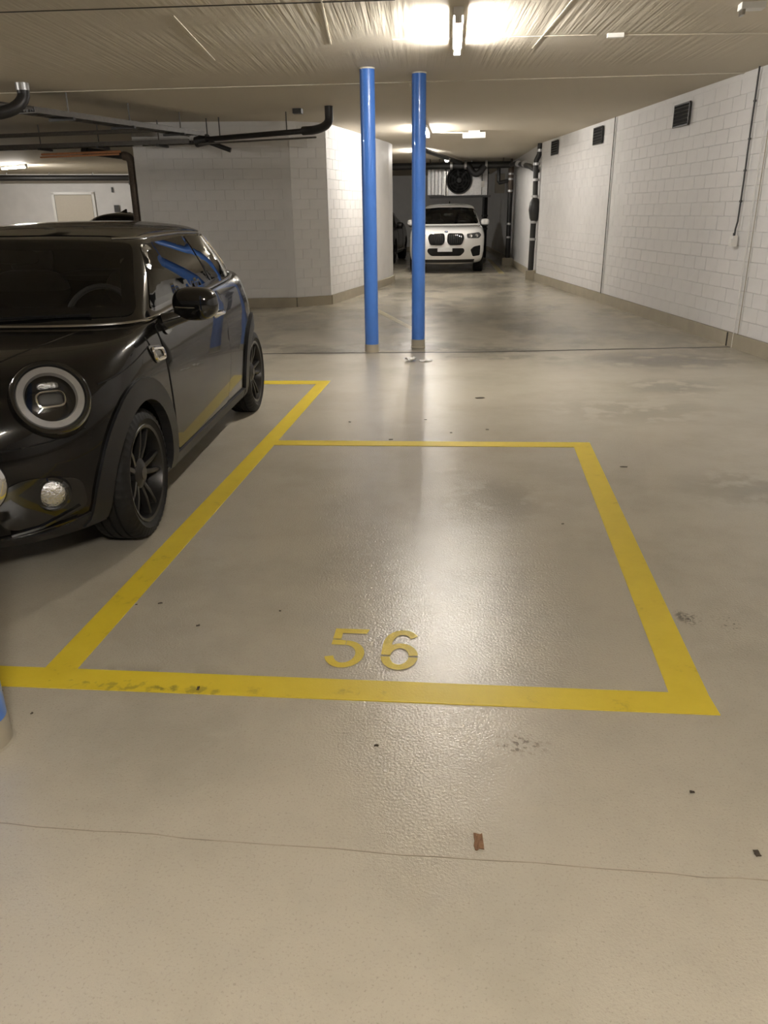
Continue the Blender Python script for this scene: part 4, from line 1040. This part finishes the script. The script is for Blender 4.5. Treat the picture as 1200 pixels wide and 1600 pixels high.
# ---------- generic larger car for the others
def big_car(label, loc, rz, paint, L=4.75, W=.945, Ht=1.62, front='kidney', name='suv_car', detail=True, group=None):
    car = thing(name, label, 'car', loc, rz, group)
    k = Ht/1.62; r_ = L
    LV = [(.22, .22, r_-.15, .80, .8, 2.6, .6, 2.6), (.27, .10, r_-.06, .90, .8, 2.7, .65, 2.6), (.40, .03, r_, .935, .8, 2.8, .7, 2.6), (.60, .0, r_, W, .8, 2.8, .7, 2.6),
          (.78, .02, r_-.02, W, .8, 2.8, .75, 2.6), (.88, .08, r_-.05, .935, .78, 2.8, .78, 2.6), (.95, .17, r_-.07, .92, .75, 2.8, .8, 2.6), (1.0, .30, r_-.08, .905, .7, 2.9, .8, 2.6),
          (1.04, .52, r_-.09, .885, .62, 3, .8, 2.6), (1.07, .85, r_-.1, .865, .5, 3, .8, 2.6), (1.085, 1.25, r_-.15, .84, .45, 3, .8, 2.6), (1.09, 1.45, r_-.3, .75, .4, 3, .8, 2.6)]
    LV = [(z*k if z > .4 else z, *q) for z, *q in LV]
    zs = list(np.concatenate([np.linspace(LV[0][0], LV[3][0], 14)[:-1], np.linspace(LV[3][0], LV[-1][0], 30)]))
    tl = lambda y, z: max(0., y-1.4)*.03*smooth01((z-.6)/.4)
    V, F = level_loft(LV, zs, tl); B = Body(V, F)
    WR = .36*k+.0; FWY, RWY = .90, .90+L*.604
    finish_body('body_shell', V, F, paint, car, [(FWY, WR), (RWY, WR)], arch_r=WR+.05, arch_in=.62)
    GV = [(1.06, 1.30, r_-.25, .86, .42, 3.2, 1.2, 2.5), (1.12, 1.42, r_-.3, .835, .42, 3.2, 1.2, 2.5), (1.30, 1.72, r_-.55, .765, .45, 3.1, 1.3, 2.5), (1.46, 2.0, r_-.95, .695, .45, 3, 1.4, 2.5),
          (1.53, 2.14, r_-1.15, .655, .5, 2.8, 1.3, 2.4), (1.57, 2.28, r_-1.3, .59, .5, 2.5, 1.1, 2.3), (1.60, 2.5, r_-1.5, .47, .45, 2.3, .8, 2.2), (1.615, 2.75, r_-1.75, .27, .25, 2, .4, 2), (1.62, 2.95, r_-1.85, .03, .03, 2, .03, 2)]
    GV = [(z*k, *q) for z, *q in GV]
    gz = list(np.concatenate([np.linspace(GV[0][0], GV[3][0], 22)[:-1], np.linspace(GV[3][0], GV[-1][0], 22)]))
    V2, F2 = level_loft(GV, gz, lambda y, z: max(0., y-1.4)*.03*(1-smooth01((z/k-1.15)/.3))); G = Body(V2, F2)
    ws = rounded([(-.80, 1.115*k), (.80, 1.115*k), (.665, 1.475*k), (.3, 1.505*k), (-.3, 1.505*k), (-.665, 1.475*k)], .06)
    sw = rounded([(1.80, 1.14*k), (2.25, 1.46*k), (3.1, 1.475*k), (3.75, 1.19*k)], .05)
    c1, c2 = inset(ws, .02), inset(sw, .02)
    cut = lambda c, n: (n.y < -.3 and abs(n.x) < .75 and inside((c.x, c.z), c1)) or (abs(n.x) > .55 and inside((c.y, c.z), c2))
    finish_body('cabin_shell', V2, F2, paint, car, cut=cut)
    G.patch('windscreen', ws, 'y', 1, .005, M_GLASS_WS, car, step=.09, depth=.008)
    G.patch('windscreen_border', ws, 'y', 1, .002, M_GLOSSBLK, car, hole=inset(ws, .05), step=.07, depth=.004)
    for sg in (-1, 1):
        G.patch('side_window', sw, 'x', sg, .004, M_GLASS_SIDE, car, step=.09, depth=.007)
        G.patch('window_seal', sw, 'x', sg, .002, M_GLOSSBLK, car, hole=inset(sw, .04), step=.07, depth=.004)
        mc = Vector((sg*.965, 1.78, 1.15*k))
        mi = superbox(mc, (.22, .16, .16), .7).build('door_mirror', paint, car, True)
        superbox(mc+Vector((-sg*.02, 0, -.085)), (.20, .12, .05), .6).build('mirror_base', M_GLOSSBLK, mi, True)
        MB().tube([Vector((sg*.84, 1.80, 1.07*k)), mc+Vector((-sg*.06, 0, -.08))], .03, 8).build('mirror_arm', M_GLOSSBLK, mi, True)
        # headlamps
        ho = rounded([(sg*.50, .90*k), (sg*.80, .93*k), (sg*.86, .87*k), (sg*.80, .80*k), (sg*.52, .81*k)][::sg], .03)
        hl = B.patch('headlamp', ho, 'y', 1, .008, M_DARKGREY, car, step=.05, depth=.015)
        for xx in (.60, .74):
            p, n = B.hit('y', 1, sg*xx, .855*k)
            MB().lathe([(.0, .042), (.012, .04), (.014, .03), (.005, .02), (.004, 0)], 20, Matrix.Translation(p+n*.005) @ frame_from((n+Vector((0, -1, 0))).normalized())).build('lamp_lens', M_REFLECT, hl, True)
        B.patch('air_intake', rounded([(sg*.60, .56), (sg*.68, .63), (sg*.84, .66), (sg*.83, .42), (sg*.66, .40)][::sg], .03), 'y', 1, .006, M_SEAM, car, step=.05, depth=.015)
        B.patch('sill_cladding', [(1.42, .33), (3.2, .33), (3.2, .24), (1.42, .24)], 'x', sg, .01, M_CLAD, car, step=.1, depth=.02)
        B.seam('door_gap', rounded([(1.55, 1.0*k), (1.6, .40), (2.7, .40), (2.75, 1.08*k)], .05), 'x', sg, .005, M_SEAM, car, .001, closed=True)
    if front == 'kidney':
        for sg in (-1, 1):
            ko = rounded([(sg*.045, .905*k), (sg*.40, .90*k), (sg*.435, .83*k), (sg*.38, .665*k), (sg*.09, .66*k), (sg*.035, .74*k)][::sg], .05)
            g_ = B.patch('grille', ko, 'y', 1, .010, M_SEAM, car, step=.05, depth=.02)
            B.seam('grille_frame', ko, 'y', 1, .010, M_GLOSSBLK, g_, .012, closed=True)
            for q in range(7): B.seam('grille_bar', [(sg*(.09+q*.046), .70*k), (sg*(.085+q*.048), .885*k)], 'y', 1, .006, M_GLOSSBLK, g_, .013)
        B.patch('lower_intake', rounded([(-.44, .60), (.44, .60), (.46, .52), (.36, .42), (-.36, .42), (-.46, .52)], .05), 'y', 1, .007, M_SEAM, car, step=.06, depth=.015)
        B.patch('lower_lip', [(-.70, .335), (.70, .335), (.70, .26), (-.70, .26)], 'y', 1, .008, M_CLAD, car, step=.06, depth=.015)
        pp, pn = B.hit('y', 1, 0, .57)
        pl = MB().box(pp+Vector((-.02, -.012, .0)), (.36, .012, .095)).build('number_plate', M_PLATE, car)
        p, n = B.hit('y', 1, 0, .955*k)
        FM = Matrix.Translation(p) @ frame_from(n)
        bd = MB().lathe([(.0, .042), (.006, .040), (.007, .027)], 24, FM).build('round_badge', M_GLOSSBLK, car, True)
        for q in range(4):
            b = MB(); pts = [FM @ Vector((.007, 0, 0))]+[FM @ Vector((.007, .027*math.cos(R(90*q+a)), .027*math.sin(R(90*q+a)))) for a in (0, 22, 45, 67, 90)]
            b.add(pts, [tuple(range(6))]); b.build('badge_quarter', M_BADGEBLUE if q % 2 else M_PLATE, bd)
    else:
        B.patch('grille', rounded([(-.42, .78), (.42, .78), (.38, .62), (-.38, .62)], .04), 'y', 1, .008, M_SEAM, car, step=.08, depth=.015)
        B.seam('grille_bar', [(-.4, .70), (0, .70), (.4, .70)], 'y', 1, .01, M_CHROME, car, .012)
        B.patch('lower_intake', rounded([(-.5, .50), (.5, .50), (.44, .34), (-.44, .34)], .05), 'y', 1, .007, M_SEAM, car, step=.08, depth=.015)
    interior(car, 1.38, 1.08*k, .80)
    for yy in (FWY, RWY):
        for sg in (-1, 1): wheel(car, sg*.80, yy, WR, sg, width=.25, rim_r=WR-.11, spokes=10, key='big%.2f' % WR)
    MB().box((0, L/2, .30), (1.2, L-1.0, .12)).build('underbody', M_SEAM, car)
    # shark fin aerial
    p, n = G.hit('z', 1, 0, r_-1.75)
    b = MB(); b.add([p+Vector(q) for q in ((-.02, -.09, -.005), (.02, -.09, -.005), (.03, .09, -.005), (-.03, .09, -.005), (0, .07, .075), (0, .10, .07))], [(0, 1, 4), (1, 2, 5, 4), (3, 0, 4, 5), (2, 3, 5), (0, 3, 2, 1)])
    b.build('aerial_fin', M_GLOSSBLK, car, True, 30)
    return car
big_car('white sport utility car with twin black grilles parked under the fan unit', (-.79, 20.15, 0), R(.6), M_WPAINT, Ht=1.66)
big_car('dark grey car half hidden behind the stair core beside the white car', (-3.42, 23.6, 0), R(-1.5), M_SPAINT, L=4.5, Ht=1.52, front='plain', name='grey_car')
big_car('black car of which only the roof shows behind the black hatchback', (-11.6, 20.3, 0), R(-92), M_PAINT, L=4.4, Ht=1.53, front='plain', name='black_car')

# ------------------------------------------------------------------ litter on the floor
def scrap(name, mt, label, cat, x, y, sx, sy, rz, h=.004, group=None, crumple=0.):
    m = MB(); n = 5; V = []
    for i in range(n):
        for j in range(n):
            V.append(((i/(n-1)-.5)*sx*(1+random.uniform(-.15, .15)), (j/(n-1)-.5)*sy*(1+random.uniform(-.15, .15)), .0035+h*random.random()+crumple*random.random()))
    F = [(i*n+j, (i+1)*n+j, (i+1)*n+j+1, i*n+j+1) for i in range(n-1) for j in range(n-1)]
    k = len(V); V += [(x_, y_, z_-.002) for x_, y_, z_ in V]; F += [tuple(k+q for q in f[::-1]) for f in F]
    per = [i*n for i in range(n)]+[(n-1)*n+j for j in range(1, n)]+[i*n+n-1 for i in range(n-2, -1, -1)]+[j for j in range(n-2, 0, -1)]
    for a, b in zip(per, per[1:]+per[:1]): F.append((b, a, a+k, b+k))
    o = m.add(V, F).build(name, mt); o.location = (x, y, 0); o.rotation_euler.z = rz
    return tag(o, label, cat, group)
scrap('paper_scrap', M_PAPER, 'crumpled white paper scrap on floor in front of the blue columns', 'litter', -.66, 8.0, .11, .10, .3, crumple=.05)
scrap('paper_scrap', M_PAPER, 'flattened pale paper scrap next to the crumpled one', 'litter', -.50, 8.02, .13, .06, .1, crumple=.012)
scrap('tape_scrap', M_BROWNSCRAP, 'brown strip of tape lying on floor outside the bay line', 'litter', .043, 1.492, .022, .052, R(4), h=.002)
for (x, y, sx, sy, rz) in ((-1.21, 2.62, .026, .012, .3), (-1.30, 2.60, .012, .008, .1), (-.86, 2.06, .013, .03, .1), (-1.0, 2.46, .022, .012, .4), (-.72, 2.60, .012, .008, 0), (-1.5, 1.985, .03, .010, .2),
        (-1.33, 1.88, .010, .014, 0), (.90, 4.55, .065, .012, 0.), (.05, 6.35, .12, .05, .2), (-.55, 5.05, .04, .02, .2), (-.9, 5.5, .03, .02, 0), (-.35, 5.6, .03, .015, 0), (.1, 5.35, .03, .02, 0), (-.15, 5.25, .025, .02, .4), (.45, 3.6, .02, .012, .3), (.60, 1.72, .02, .012, 0), (.70, 1.52, .02, .03, .2), (-.25, 1.83, .02, .012, .2)):
    sx, sy = sx*.62, sy*.62
    scrap('dirt_flake', M_DIRT, 'small dark flake of dirt on the beige floor', 'dirt', x, y, sx, sy, rz, h=.002, group='dirt flakes scattered on the floor')
